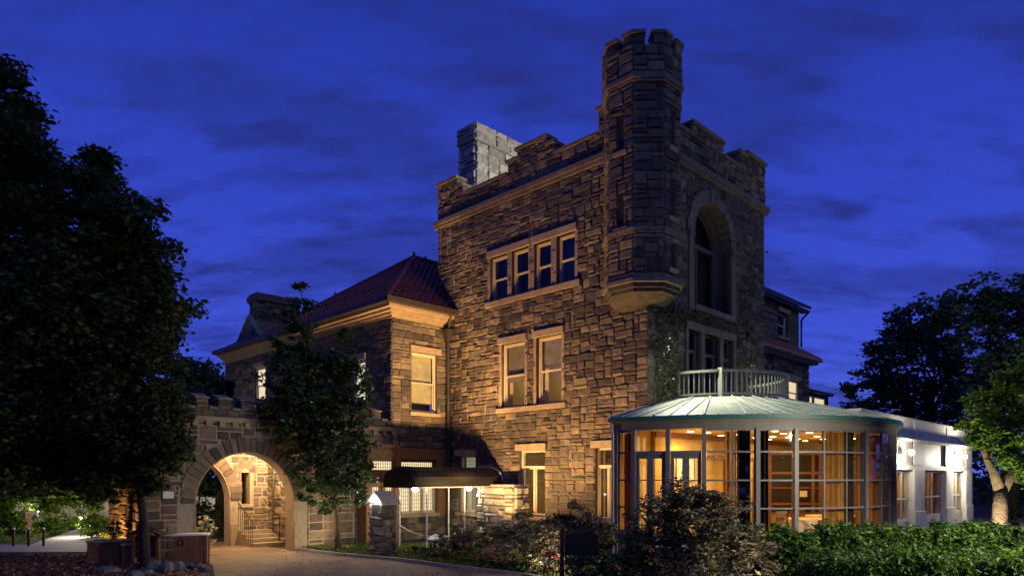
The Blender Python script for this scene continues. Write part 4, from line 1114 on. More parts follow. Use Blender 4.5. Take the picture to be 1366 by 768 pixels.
for (a, c, d, e) in ph:
    b = MB()
    for q in (a, (a + c) / 2 - .04, c - .08): b.pbox(PF, q, q + .08, d, e, -.10, -.02)
    b.pbox(PF, a + .08, c - .08, e - .08, e, -.10, -.02); b.pbox(PF, a + .08, c - .08, d, d + .1, -.10, -.02); b.pbox(PF, a + .08, c - .08, 1.55, 1.61, -.09, -.03)
    w = b.build('window', M['white'], pav); MB().pbox(PF, a, c, d, e, -.065, -.06).build('pane', M['glass_c'], w)
    b = MB(); n = 40
    for k in range(n):
        if .45 < k / n < .55: continue
        f = lambda j: a + (c - a) * j / n
        o1, o2 = .04 * math.sin(k * 1.3), .04 * math.sin((k + 1) * 1.3); P = PF.P
        b.hexa([P(f(k), .62, -.2 + o1), P(f(k + 1), .62, -.2 + o2), P(f(k + 1), .62, -.23 + o2), P(f(k), .62, -.23 + o1), P(f(k), e, -.2 + o1), P(f(k + 1), e, -.2 + o2), P(f(k + 1), e, -.23 + o2), P(f(k), e, -.23 + o1)])
    b.build('drapes', M['curtain'], w)
    MB().pbox(PF, a - .2, c + .2, .4, 3.1, -2.4, -2.3).build('back_wall', M['room_y'], w)
    point('pavilion_light', c2w((a + c) / 2, -1.9, 2.5), 75, (1, .65, .25), .15)
for x, lab, w_ in ((15.4, 'white wall lamp half hidden by the curved glass edge', 190), (25.2, 'dazzling white wall lamp on the pavilion frieze', 780)):
    t = thing('wall_lamp', lab, 'lamp', (x, -3.3, 3.7), True, 'wall lamps on the white pavilion')
    b = MB(); b.pbox(PF, x - .16, x + .16, 3.6, 3.85, .105, .16); b.tube([PF.P(x, 3.74, .15), PF.P(x, 3.8, .5)], .022, 8); b.build('bracket', M['white'], t)
    b = MB(); b.lathe(*PF.P(x, 0, .5)[:2], [(.03, 3.78), (.10, 3.74), (.12, 3.66), (.08, 3.56), (.02, 3.53)], 14); b.build('globe', M['lampwhite'], t)
    point('pavilion_lamp', c2w(x, -3.0 - .8, 3.55), w_, (1, .90, .70), .1)

# ================================================================== REAR HOUSE AND FAR ANNEX
rear = thing('rear_house', 'dark stone house with a red skirt roof rising behind the tower', 'house', (8.4, 3, 0))
RH = Plane((0, 3, 0), (1, 0, 0), (0, -1, 0))
rh = [(17.5, 19.0, 6.4, 7.8), (17.4, 18.7, 10.15, 11.45)]
b = MB(); slab(b, RH, 8.35, 20.4, 0, 9.2, .4, rh[:1]); b.box(20.0, 20.4, 3.4, 12, 0, 9.2); b.box(8.35, 20.4, 3.5, 12, 9.0, 9.2)
RU = RH.shift(-.45); slab(b, RU, 8.35, 20.2, 9.2, 12.0, .3, rh[1:]); b.box(19.9, 20.2, 3.75, 12, 9.2, 12.0)
w = b.build('wall', M['mortar'], rear)
b = MB(); ashlar(b, RH, 8.35, 20.4, 4.0, 9.1, lin_holes(rh[:1]), 401, .36, .6, .05); b.build('stone_facing', M['stone'], w)
b = MB(); ashlar(b, RU, 8.35, 20.2, 9.75, 11.95, lin_holes(rh[1:], .1), 402, .2, 12, .008, joint=.012, base=.004, snecked=0); b.build('shingle_cladding', M['stone'], w)
window(rear, RH, *rh[0], back='litwarm', backd=-.1, inset=-.01, frame='cream'); window(rear, RU, *rh[1], back='dark', frame='white', ext=.07)
b = MB(); P = RH.P
b.hexa([P(8.35, 9.12, .55), P(20.95, 9.12, .55), P(20.4, 9.75, -.44), P(8.35, 9.75, -.44), P(8.35, 9.2, .55), P(20.95, 9.2, .55), P(20.4, 9.85, -.44), P(8.35, 9.85, -.44)])
b.build('skirt_roof', M['roof'], rear)
b = MB(); b.pbox(RH, 8.35, 20.9, 8.85, 9.1, -.1, .35); b.pbox(RH, 8.35, 20.95, 8.98, 9.118, .351, .6); b.build('cornice', M['trim'], rear)
b = MB(); b.hexa([P(8.35, 12.0, .05), P(20.7, 12.0, .05), P(20.2, 14.4, -5), P(8.35, 14.4, -5), P(8.35, 12.16, .05), P(20.7, 12.16, .05), P(20.2, 14.6, -5), P(8.35, 14.6, -5)]); b.pbox(RU, 8.35, 20.6, 11.82, 11.99, .0, .35)
b.build('roof', M['pipe'], rear)
b = MB(); b.tube([P(20.55, 11.9, .0), P(20.3, 11.4, -.35), P(20.3, 9.9, -.35)], .06, 8); b.tube([P(15.6, 9.0, .1), P(15.6, 4, .1)], .06, 8); b.build('downpipe', M['pipe'], rear)
ann = thing('far_annex', 'small far annex with a flat roof and bright lit windows behind the pavilion', 'building', (31, 8, 0))
AN = Plane((0, 8, 0), (1, 0, 0), (0, -1, 0)); ah = [(32.3, 33.9, 7.4, 8.65), (34.1, 36.3, 7.4, 8.65)]
b = MB(); slab(b, AN, 28, 36.9, 0, 8.85, .35, ah); b.box(36.5, 36.9, 8.35, 14, 0, 8.85); b.build('wall', M['mortar'], ann)
b = MB(); b.pbox(AN, 27.8, 37.2, 8.85, 9.05, -5, .3); b.build('roof', M['pipe'], ann)
for h in ah: window(ann, AN, *h, back='litwarm', backd=-.1, inset=-.01, frame='cream', lintel=False)

# ================================================================== ENTRANCE CANOPY
awn = thing('entrance_canopy', 'long black barrel canopy on slim pale posts over the entrance walk', 'canopy', (-2.3, 7.5, 0))
ay0, ay1, ax0, ax1 = 6.45, 8.55, -4.35, -.25
prof = [(ay0, 2.2), (ay0, 2.42)] + [(7.5 - 1.05 * math.cos(math.pi * k / 14) * 1.0, 2.42 + .55 * math.sin(math.pi * k / 14) ** .8) for k in range(1, 14)] + [(ay1, 2.42), (ay1, 2.2)]
def ins(s, dz): return [(7.5 + (y - 7.5) * s, 2.2 + (z - 2.2) * (s + dz)) for y, z in prof]
b = MB(); rings = [[(ax0 + .001 * 0, y, z) for y, z in ins(.55, -.2)], [(ax0 + .02, y, z) for y, z in ins(.9, 0)], [(ax0 + .16, y, z) for y, z in prof]]
nseg = 6
for k in range(1, nseg):
    rings.append([(ax0 + .16 + (ax1 - ax0 - .2) * k / nseg, y, z - (.02 if 2 < j < len(prof) - 3 else 0)) for j, (y, z) in enumerate(prof)])
rings.append([(ax1, y, z) for y, z in prof])
b.loft(rings, cap=False)
b.f.append(tuple(range(len(prof)))); b.r.append(.5)
b.build('canopy', M['fabric'], awn, smooth=False)
b = MB(); b.tube([(ax1 + .02, y, z + .012) for y, z in prof[1:-1]], .022, 6)
for y in (ay0, ay1): b.tube([(ax0 + .15, y, 2.22), (ax1, y, 2.22)], .02, 6)
b.build('hoop_frame', M['steel'], awn)
POSTP = [(-4.25, 7.55), (-3.85, 6.5), (-2.1, 6.5), (-1.2, 8.5)]
for x, y in POSTP:
    b = MB(); b.cyl(x, y, 0, 2.22, .03, seg=10); b.cyl(x, y, 0, .05, .08, seg=12); b.build('post', M['steel'], awn)
for (x, y), lab in (((-3.75, 7.3), 'glowing lantern hung under the outer end of the black canopy'), ((-1.1, 7.4), 'glowing lantern hung under the canopy beside the bright stone buttress')):
    t = thing('canopy_lantern', lab, 'lantern', (x, y, 2.25), True, 'lanterns under the canopy')
    b = MB(); b.cyl(x, y, 2.36, 2.62, .012); b.cyl(x, y, 2.30, 2.36, .10, .03, 12); b.build('cap', M['iron'], t)
    b = MB(); b.lathe(x, y, [(.03, 2.04), (.095, 2.09), (.11, 2.2), (.06, 2.30)], 12); b.build('globe', M['lampwhite'], t)
    point('canopy_light', c2w(x, y, 2.02), 115, (1, .82, .55), .09)
# ropes and menu stand
def swag(p, q, sag, label):
    p, q = Vector(p), Vector(q); b = MB(); pts = []
    for k in range(15):
        t = k / 14; r_ = p + (q - p) * t; r_.z -= sag * 4 * t * (1 - t); pts.append(r_)
    b.tube(pts, .022, 7)
    o = b.build('rope', M['rope'], None, tuple((p + q) / 2), True, True); tag(o, label, 'rope', 'ropes along the entrance walk')
MS = (-4.35, 5.3)
swag((-4.25, 7.52, .86), (MS[0], MS[1], .62), .12, 'pale rope swagged from the outer canopy post to the menu stand')
swag((MS[0], MS[1], .62), (-2.1, 6.5, .72), .12, 'pale rope swagged from the menu stand up to the inner post')
t = thing('menu_stand', 'low stand with a slanted white card by the entrance ropes', 'stand', (MS[0], MS[1], 0))
b = MB(); b.box(MS[0] - .09, MS[0] + .09, MS[1] - .09, MS[1] + .09, 0, .5); b.build('post', M['wood_dark'], t)
b = MB(); b.hexa([(MS[0] - .25, MS[1] - .32, .5), (MS[0] + .15, MS[1] - .32, .64), (MS[0] + .15, MS[1] + .32, .64), (MS[0] - .25, MS[1] + .32, .5), (MS[0] - .25, MS[1] - .32, .53), (MS[0] + .15, MS[1] - .32, .67), (MS[0] + .15, MS[1] + .32, .67), (MS[0] - .25, MS[1] + .32, .53)]); b.build('slanted_card', M['paper'], t)
# stone buttress
but = thing('stone_buttress', 'bright rough stone buttress at the inner end of the canopy', 'buttress', (-.4, 6.2, 0))
b = MB(); b.box(-.78, -.1, 5.25, 7.2, 0, 2.2); b.build('core', M['mortar'], but)
b = MB(); ashlar(b, Plane((-.78, 0, 0), (0, 1, 0), (-1, 0, 0)), 5.25, 7.2, 0, 2.2, [], 501, .27, .42, .09); ashlar(b, Plane((0, 5.25, 0), (1, 0, 0), (0, -1, 0)), -.78, -.1, 0, 2.2, [], 502, .27, .42, .08); b.build('stone_facing', M['chimney'], but)
MB().box(-.86, -.1, 5.18, 7.26, 2.2, 2.3).build('coping', M['coping'], but)
# lamp pillar
pil = thing('lamp_pillar', 'squat rough stone pillar with a gabled cap and glowing lamp', 'pillar', (-5.75, 6.4, 0))
b = MB(); b.box(-6.0, -5.5, 6.0, 6.75, 0, 1.72); b.build('shaft', M['mortar'], pil)
b = MB(); ashlar(b, Plane((-6.0, 0, 0), (0, 1, 0), (-1, 0, 0)), 6.0, 6.75, 0, 1.7, [(6.15, 6.6, 1.3, 1.7)], 511, .2, .36, .07); ashlar(b, Plane((0, 6.0, 0), (1, 0, 0), (0, -1, 0)), -6.0, -5.5, 0, 1.7, [], 512, .2, .3, .07); b.build('stone_facing', M['stone'], pil)
b = MB()
for s in (-1, 1):
    y0, y1 = 6.375 + s * .5, 6.375
    b.hexa([(-6.1, y0, 1.68), (-5.42, y0, 1.68), (-5.42, y1, 2.06), (-6.1, y1, 2.06), (-6.1, y0, 1.75), (-5.42, y0, 1.75), (-5.42, y1, 2.13), (-6.1, y1, 2.13)])
b.build('cap', M['coping'], pil)
b = MB(); b.hexa([(-6.06, 6.1, 1.76), (-6.06, 6.65, 1.76), (-6.0, 6.65, 1.76), (-6.0, 6.1, 1.76), (-6.06, 6.34, 1.98), (-6.06, 6.41, 1.98), (-6.0, 6.41, 1.98), (-6.0, 6.34, 1.98)]); b.build('lamp', M['lampwhite'], pil)
b = MB(); b.box(-6.02, -5.99, 6.15, 6.6, 1.3, 1.68); b.build('niche', M['dark'], pil)
point('pillar_and_fill_light', c2w(-6.45, 6.4, 1.82), 14, (.95, .95, 1.0), .1)
point('pillar_and_fill_light', c2w(-7.3, 8.4, 1.1), 36, (1, .92, .72), .1)  # extra light set off from the pillar to brighten the evergreen

# ================================================================== SIGNS, BOXES, BOLLARDS, ROCKS
def wbox(b, x0, x1, y0, y1, z0, z1): b.box(x0, x1, y0, y1, z0, z1)
p = at(195, 750, 20.3)
nb = thing('notice_board', 'small gabled dark timber notice board beside the tree', 'notice board', (p.x, 20.3, 0), False)
b = MB(); wbox(b, p.x - .34, p.x + .34, 20.28, 20.34, .22, .84); b.build('panel', M['wood_dark'], nb)
b = MB()
for x in (p.x - .4, p.x + .32): wbox(b, x, x + .09, 20.22, 20.36, 0, .9)
wbox(b, p.x - .31, p.x + .32, 20.25, 20.27, .40, .43); wbox(b, p.x - .31, p.x + .32, 20.25, 20.27, .60, .62)
b.build('frame', M['wood_red'], nb)
b = MB()
for s in (-1, 1): b.hexa([(p.x + s * .5, 20.1, .86), (p.x, 20.1, 1.06), (p.x, 20.5, 1.06), (p.x + s * .5, 20.5, .86), (p.x + s * .5, 20.1, .91), (p.x, 20.1, 1.12), (p.x, 20.5, 1.12), (p.x + s * .5, 20.5, .91)])
b.build('gabled_roof', M['wood_dark'], nb)
def crate(name, label, cat, px, Y, w, d, h, rz, top=True, disc=False):
    X = (px - 683) / FPX * Y; t = thing(name, label, cat, (X, Y, 0), False)
    c, s = math.cos(rz), math.sin(rz)
    def L(x, y, z): return (X + x * c - y * s, Y + x * s + y * c, z)
    def bx(b, x0, x1, y0, y1, z0, z1): b.hexa([L(x0, y0, z0), L(x1, y0, z0), L(x1, y1, z0), L(x0, y1, z0), L(x0, y0, z1), L(x1, y0, z1), L(x1, y1, z1), L(x0, y1, z1)])
    b = MB(); n = max(4, round(w / .16)); rg = random.Random(px)
    for k in range(n):
        e = rg.uniform(0, .008); bx(b, -w / 2 + w * k / n + .004, -w / 2 + w * (k + 1) / n - .004, -d / 2 - e, -d / 2 + .03, .03, h)
    n2 = max(3, round(d / .16))
    for k in range(n2):
        for s0 in (-w / 2 - .002, w / 2 - .028): bx(b, s0, s0 + .03, -d / 2 + .031 + (d - .06) * k / n2 + .004, -d / 2 + .031 + (d - .06) * (k + 1) / n2 - .004, .03, h)
    bx(b, -w / 2, w / 2, d / 2 - .03, d / 2, .03, h)
    b.build('planks', M['wood_red'], t)
    for x in (-w / 2 - .03, w / 2 - .05):
        for y in (-d / 2 - .03, d / 2 - .05): b = MB(); bx(b, x, x + .08, y, y + .08, 0, h - .002); b.build('corner_post', M['wood_red'], t)
    if top: b = MB(); bx(b, -w / 2 - .06, w / 2 + .06, -d / 2 - .06, d / 2 + .06, h, h + .05); b.build('lid', M['steel'] if disc else M['trim'], t)
    if disc:
        b = MB(); q = [(math.cos(a) * .10, math.sin(a) * .10) for a in np.linspace(0, 2 * math.pi, 17)[:-1]]; r2 = [(x * .65, z * .65) for x, z in q]
        for k in range(16):
            (x0, z0), (x1, z1), (x2, z2), (x3, z3) = q[k], q[(k + 1) % 16], r2[(k + 1) % 16], r2[k]; o0, zc = -w / 2 + .16, h - .2
            b.hexa([L(o0 + x0, -d / 2 - .02, zc + z0), L(o0 + x1, -d / 2 - .02, zc + z1), L(o0 + x2, -d / 2 - .02, zc + z2), L(o0 + x3, -d / 2 - .02, zc + z3)] + [L(o0 + x, -d / 2 - .004, zc + z) for x, z in ((x0, z0), (x1, z1), (x2, z2), (x3, z3))])
        b.build('ring_badge', M['iron'], t)
    return t
crate('planter_box', 'cedar plank box with a dark ring mark by the drive', 'planter', 256, 20.6, .86, .5, .84, math.radians(16), True, True)
crate('storage_bench', 'long cedar chest with a pale lid left of the notice board', 'chest', 148, 20.9, 1.0, .6, .62, math.radians(8))
crate('low_post_box', 'short narrow cedar box between the chest and the notice board', 'box', 174, 20.5, .24, .3, .56, math.radians(8))
for i, px in enumerate((18, 38, 58)):
    X = (px - 683) / FPX * 25.6
    t = thing('bollard', ('leftmost of the three black bollards before the lawn', 'middle one of the three black bollards by the path', 'black bollard nearest the garden path fork')[i], 'bollard', (X, 25.6, 0), False, 'black bollards along the path')
    b = MB(); b.cyl(X, 25.6, 0, .62, .045, seg=12); b.build('post', M['iron'], t); b = MB(); b.lathe(X, 25.6, [(.05, .62), (.06, .65), (.045, .69), (.01, .71)], 12); b.build('cap', M['steel'], t)
def rock(px, py, w, h, label, seed):
    g_ = gnd(px, py); rg = random.Random(seed); b = MB(); rings = []
    n = 9; ph_ = [rg.uniform(.75, 1.2) for _ in range(n)]
    for j, (zz, rr) in enumerate(((-.03, .9), (.25, 1.05), (.6, .95), (.88, .65), (1.0, .3))):
        rings.append([(g_.x + w / 2 * rr * ph_[k] * rg.uniform(.9, 1.1) * math.cos(2 * math.pi * k / n), g_.y + w * .36 * rr * ph_[k] * rg.uniform(.9, 1.1) * math.sin(2 * math.pi * k / n), h * zz * rg.uniform(.9, 1.08)) for k in range(n)])
    b.loft(rings); o = b.build('edging_rock', M['rock'], None, (g_.x, g_.y, 0), False); tag(o, label, 'rock', 'rocks edging the drive')
for i, (px, py, w, h, lab) in enumerate((
    (143, 763, .66, .17, 'flat grey rock alone in the mulch left of the others'), (180, 768, .5, .14, 'low rock at the picture edge in front of the notice board'),
    (206, 759, .46, .26, 'bluish boulder in front of the notice board right post'), (222, 762, .42, .3, 'tall upright rock below the gap between board and plank box'),
    (236, 760, .4, .26, 'leaning slab rock below the left corner of the ring-marked box'), (250, 756, .42, .13, 'thin pale rock lying before the ring-marked box'),
    (264, 757, .44, .12, 'flat pale rock under the right side of the ring-marked box'), (275, 762, .3, .12, 'small rock at the tip of the bed beside the drive'),
    (196, 766, .34, .15, 'small rock tucked in front of the bluish boulder'), (270, 750, .34, .14, 'grey stone between the ring-marked box and the drive'))):
    rock(px, py, w, h, lab, 900 + i)
# dark sign seen from behind
SY = 15.6; sx = (750 - 683) / FPX * SY
sgn = thing('garden_sign', 'dark wooden sign board on a post standing in the flower bed', 'sign', (sx, SY, 0), False)
b = MB(); wbox(b, sx - .05, sx + .04, SY - .05, SY + .04, 0, 1.42); b.build('post', M['wood_dark'], sgn)
b = MB(); x0, x1, z0, z1 = sx + .05, sx + .80, .64, 1.28
pts = [(x0, z0), (x1, z0), (x1, z1)] + [(x1 + (x0 - x1) * k / 10, z1 + .14 * math.sin(math.pi * k / 10)) for k in range(1, 10)] + [(x0, z1)]
i = len(b.v); n = len(pts); b.v += [(x, SY - .03, z) for x, z in pts] + [(x, SY + .02, z) for x, z in pts]
b.f += [tuple(range(i, i + n)), tuple(range(i + 2 * n - 1, i + n - 1, -1))]; b.r += [.5, .5]
for k in range(n): b.f.append((i + k, i + (k + 1) % n, i + n + (k + 1) % n, i + n + k)); b.r.append(.5)
b.build('board', M['wood_dark'], sgn); MB().box(x0, x1, SY - .05, SY + .04, z0 - .05, z0 - .002).build('rail', M['wood_red'], sgn)
# garden things on the far left, seen under the branches
GY = 33
t = thing('garden_fence', 'cream board fence behind the lit garden path', 'fence', (-20, 36.5, 0), False)
b = MB()
for k in range(30):
    x = -26.4 + k * .36; b.box(x, x + .33, 36.5, 36.54, .05, 1.55)
b.build('boards', M['cream'], t); b = MB()
for k in range(6): b.box(-26.45 + k * 2.16, -26.33 + k * 2.16, 36.42, 36.52, 0, 1.65)
b.build('posts', M['cream'], t)
t = thing('gate_pillar', 'short brick gate pillar glowing at the edge of the lawn', 'pillar', ((32 - 683) / FPX * 30, 30, 0), False)
x = (32 - 683) / FPX * 30
b = MB()
for k in range(10): b.box(x - .2 + .004 * (k % 2), x + .2 - .004 * (k % 2), 29.8, 30.2, k * .1, k * .1 + .092)
b.build('brickwork', mat('garden_brick', (.22, .12, .07), .9, noise=(8, .3)), t); MB().box(x - .25, x + .25, 29.75, 30.25, 1.0, 1.08).build('cap', M['coping'], t)
UY = 21.5; ux = (1355 - 683) / FPX * UY
urn = thing('garden_urn', 'white garden urn standing beside the forked tree', 'urn', (ux, UY, 0), False)
b = MB(); b.lathe(ux, UY, [(.3, 0), (.3, .3), (.16, .36), (.12, .55), (.2, .72), (.34, .92), (.38, 1.05), (.32, 1.05), (.28, .95)], 20); b.build('bowl', M['white'], urn)

# ================================================================== VEGETATION
rs = np.random.RandomState(5)
def leaf_mesh(pts, size, seed, flat=.35, aspect=.55, jitter=.35, droop=0.0):
    """one folded, pointed leaf (two quads) per point"""
    r = np.random.RandomState(seed); n = len(pts)
    ax = r.normal(size=(n, 3)); ax[:, 2] = ax[:, 2] * flat - droop; ax /= np.linalg.norm(ax, axis=1)[:, None]
    nn = r.normal(size=(n, 3)); nn[:, 2] += .8
    sd = np.cross(ax, nn); sd /= np.linalg.norm(sd, axis=1)[:, None] + 1e-9
    nn = np.cross(sd, ax)
    s = (size * (1 + jitter * r.uniform(-1, 1, n)))[:, None]
    w = s * aspect * .5
    base = pts - ax * s * .5; tip = pts + ax * s * .5
    l0 = pts - ax * s * .12 + sd * w + nn * w * .35; r0 = pts - ax * s * .12 - sd * w + nn * w * .35
    v = np.stack([base, r0, tip, l0], 1).reshape(-1, 3)
    return v, n, r
def leaves(name, m, pts, size, seed, parent=None, origin=(0, 0, 0), **k):
    org = ORIG[parent][0] if parent is not None else origin
    v, n, r = leaf_mesh(np.asarray(pts, float), size, seed, **k)
    v = v - np.array(org, float)
    me = bpy.data.meshes.new(name)
    me.vertices.add(4 * n); me.vertices.foreach_set('co', v.ravel())
    # two triangles folded along the midrib: base-right-tip, base-tip-left
    idx = np.arange(n)[:, None] * 4
    tri = np.concatenate([idx + np.array([[0, 1, 2]]), idx + np.array([[0, 2, 3]])], 1).reshape(-1)
    me.loops.add(6 * n); me.loops.foreach_set('vertex_index', tri.astype(np.int32))
    me.polygons.add(2 * n); me.polygons.foreach_set('loop_start', np.arange(0, 6 * n, 3, dtype=np.int32))
    me.update(calc_edges=True)
    a = me.attributes.new('rnd', 'FLOAT', 'FACE'); a.data.foreach_set('value', np.repeat(np.clip(r.normal(.45, .25, n), 0, 1), 2).astype(np.float32))
    me.materials.append(m)
    o = bpy.data.objects.new(name, me); COL.objects.link(o); ORIG[o] = (org, False)
    place(o, parent, org, False)
    return o
def clumps(ells, total, seed, sub=None, subr=.28, shell=.55):
    """points gathered into many small sprays spread through the ellipsoids, denser towards the outside"""
    r = np.random.RandomState(seed); vol = np.array([(e[3] * e[4] * e[5]) ** (2 / 3) for e in ells]); vol /= vol.sum(); out = []
    for e, f in zip(ells, vol):
        n = max(20, int(total * f)); rad = (e[3] * e[4] * e[5]) ** (1 / 3)
        ns = max(5, int(sub * f)) if sub else max(6, int(8 + rad * rad * 18))
        d = r.normal(size=(ns, 3)); d /= np.linalg.norm(d, axis=1)[:, None]
        q = (shell + (1 - shell) * r.uniform(0, 1, ns) ** .6)[:, None] * d * (1 + .19 * np.clip(r.normal(size=(ns, 1)), -1.8, 1.8))
        c = q * np.array(e[3:6]) + np.array(e[:3])
        k = r.randint(0, ns, n); sr = subr * rad ** .5 * (.7 + .6 * r.uniform(size=ns))
        p = c[k] + np.clip(r.normal(size=(n, 3)), -1.7, 1.7) * (sr[k])[:, None] * np.array([1, 1, .6])
        out.append(p)
    return np.concatenate(out)
def ell(px, py, rp, Y, dy=1.0, sq=1.0, off=0):
    c = at(px, py, Y); R_ = rp * Y / FPX
    return (c.x, c.y + off, c.z, R_, R_ * dy, R_ * sq)
def limbs(b, base, ells, r0, seed, bend=.3, keep=99):
    rg = random.Random(seed); base = Vector(base)
    for e in ells[:keep]:
        t = Vector(e[:3]); pts = []; L = (t - base).length
        for k in range(7):
            q = k / 6; p = base.lerp(t, q); p.z += bend * L * .25 * math.sin(q * math.pi) * .6
            p += Vector((rg.uniform(-1, 1), rg.uniform(-1, 1), 0)) * .05 * L * math.sin(q * math.pi); pts.append(p)
        b.tube(pts, [max(.012, r0 * (1 - .85 * k / 6)) for k in range(7)], 6)
def tree(name, label, cat, base, trunk, ells, total, size, m, barkm, seed, r_l, sub=None, subr=.28, group=None, flat=.35, aspect=.6, shell=.5, minz=None):
    t = thing(name, label, cat, base, False, group)
    b = MB(); b.tube([p for p, _ in trunk], [r_ for _, r_ in trunk], 12)
    limbs(b, trunk[-1][0], ells, r_l, seed); b.build('trunk', barkm, t, smooth=True)
    P = clumps(ells, total, seed, sub, subr, shell)
    if minz is not None: P = P[P[:, 2] > minz]
    leaves('crown', m, P, size, seed + 1, t, flat=flat, aspect=aspect)
    return t
V = Vector
# the two great trees on the left
TY_ = 20.0
eA = [ell(px, py, rp, TY_ + o, .9) for px, py, rp, o in ((-8, 105, 38, .2), (-10, 135, 48, 0), (10, 175, 50, .5), (-40, 210, 85, 0), (28, 235, 55, 0), (-30, 320, 110, .6), (50, 300, 60, -.6), (-70, 440, 130, 0), (30, 400, 90, -.3), (-20, 540, 110, -.6), (60, 500, 80, .3), (0, 600, 62, .8), (-90, 600, 80, 0))]
b0 = at(-70, 760, TY_); b0.z = 0
tree('shade_tree', 'tallest dark leafy tree filling the left edge of the picture', 'tree', tuple(b0), [(V((b0.x, TY_, -.1)), .5), (V((b0.x + .1, TY_, 2)), .38), (V((b0.x + .5, TY_, 4.5)), .33)], eA, 56000, .20, M['leaf_night'], M['bark_d'], 11, .16, sub=460, subr=.26, shell=.45)
TB = 19.7
eB = [ell(px, py, rp, TB + o, .9) for px, py, rp, o in ((122, 228, 30, 0), (138, 262, 44, 0), (110, 310, 62, .4), (172, 305, 42, -.3), (150, 370, 66, .3), (200, 372, 34, 0), (212, 412, 34, 0), (95, 410, 80, -.5), (180, 445, 58, .3), (120, 490, 80, .5), (205, 475, 40, -.3), (60, 470, 70, 0), (165, 540, 55, -.6), (75, 560, 80, .2), (208, 545, 30, -.6), (228, 520, 20, -.4), (215, 575, 32, -.7), (232, 610, 18, -.7), (205, 600, 34, -.7), (130, 615, 52, .4), (40, 604, 46, .6), (188, 632, 28, -.4), (225, 622, 16, -.5), (228, 585, 18, -.6))]
b0 = at(194, 760, TB); b0.z = 0
tree('shade_tree', 'dark leafy tree whose trunk stands beside the notice board', 'tree', (b0.x, TB, 0), [(V((b0.x, TB, -.1)), .15), (V((b0.x - .02, TB, 1.2)), .11), (V((b0.x - .3, TB, 3.4)), .11), (V((b0.x - .9, TB, 6)), .10)], eB, 72000, .185, M['leaf_night'], M['bark_d'], 13, .09, sub=640, subr=.24, shell=.45)
# slender evergreen before the wing
TC = 23.2
eC = [ell(px, py, rp * 1.06, TC + o, .9, 1.1) for px, py, rp, o in ((400, 385, 9, 0), (402, 410, 15, 0), (388, 428, 10, 0), (398, 445, 18, .1), (378, 470, 20, 0), (405, 478, 22, -.2), (385, 505, 32, 0), (420, 505, 24, .2), (372, 540, 22, -.1), (462, 447, 10, 0), (460, 472, 18, 0), (470, 505, 24, 0), (445, 515, 26, .2), (410, 545, 34, 0), (470, 548, 26, -.2), (432, 535, 22, .2), (437, 478, 14, .1), (425, 560, 24, -.2), (432, 600, 20, -.3), (440, 580, 38, .1), (395, 580, 26, 0), (480, 590, 18, .2), (455, 620, 34, 0), (415, 622, 28, -.2), (488, 630, 14, 0), (440, 655, 26, 0), (478, 660, 14, -.2), (410, 655, 14, 0))]
b0 = V(((452 - 683) / FPX * TC, TC, 0))
tree('evergreen_tree', 'ragged evergreen with two leaders growing in front of the house wing', 'tree', tuple(b0), [(V((b0.x, TC, -.1)), .14), (V((b0.x - .1, TC, 1.2)), .11), (V((b0.x - .3, TC, 3)), .09), (V((b0.x - .6, TC, 5)), .06)], eC, 25000, .15, M['leaf_ever'], M['bark'], 17, .035, sub=620, subr=.15, flat=.5, aspect=.5)
# forked tree at the right edge
TD = 20.0
eD = [ell(px, py, rp, TD + o, .9) for px, py, rp, o in ((1312, 560, 26, 0), (1340, 550, 30, .2), (1372, 560, 40, 0), (1330, 590, 20, -.4), (1362, 600, 26, -.5), (1300, 585, 12, 0), (1385, 620, 34, -.3), (1310, 538, 16, .4), (1350, 520, 24, .5), (1400, 500, 50, .6))]
bx_ = (1333 - 683) / FPX * TD
fk = at(1335, 652, TD)
t = thing('forked_tree', 'bright green tree with a pale forked trunk at the right edge', 'tree', (bx_, TD, 0), False)
b = MB(); b.tube([(bx_, TD, -.1), (bx_, TD, .8), (bx_ + .03, TD, 1.7), tuple(fk)], [.29, .215, .195, .185], 14)
for tgt, mid in (((1298, 560), (1318, 615)), ((1392, 585), (1362, 622)), ((1340, 550), (1316, 612))):
    q = at(*tgt, TD); m_ = at(*mid, TD); b.tube([fk - V((0, 0, .12)), fk.lerp(m_, .5) + V((0, 0, .05)), m_, q], [.165, .125, .10, .035], 10)
limbs(b, at(1300, 570, TD), eD[:2] + eD[5:6], .03, 4); limbs(b, at(1385, 590, TD), eD[2:3] + eD[4:5] + eD[6:], .03, 5); limbs(b, at(1345, 600, TD), eD[3:4], .03, 6)
b.build('trunk', M['bark'], t, smooth=True)
leaves('crown', M['leaf_bright'], clumps(eD, 10500, 19, 300, .19), .15, 20, t, aspect=.6)
# dark trees behind the pavilion and behind the gatehouse
def ftree(px, Y, top, ells, total, size, seed, label, sub=None, subr=.4, nm='dark_tree'):
    x = (px - 683) / FPX * Y; b1 = ell(px, 600, 10, Y)
    e = [ell(a, b_, c, Y + o, .9) for a, b_, c, o in ells]
    return tree(nm, label, 'tree', (x, Y, 0), [(V((x, Y, -.2)), .45), (V((x, Y, 3)), .34), (V((x + .2, Y, b1[2] + 3)), .26)], e, total, size, M['leaf_dark'], M['bark_d'], seed, .13, sub, subr, 'dark trees standing behind the buildings')
ftree(1238, 52, 0, ((1250, 412, 22, 0), (1215, 430, 28, 0), (1265, 440, 34, 1), (1190, 465, 30, 0), (1235, 480, 44, -1), (1168, 500, 24, 0), (1150, 525, 18, 0), (1190, 530, 36, 1), (1245, 545, 44, 0), (1132, 548, 12, 0), (1285, 500, 34, 0), (1160, 548, 22, 0), (1300, 560, 36, 1)), 12500, .42, 23, 'dark round tree rising directly behind the white pavilion roof', sub=330, subr=.3)
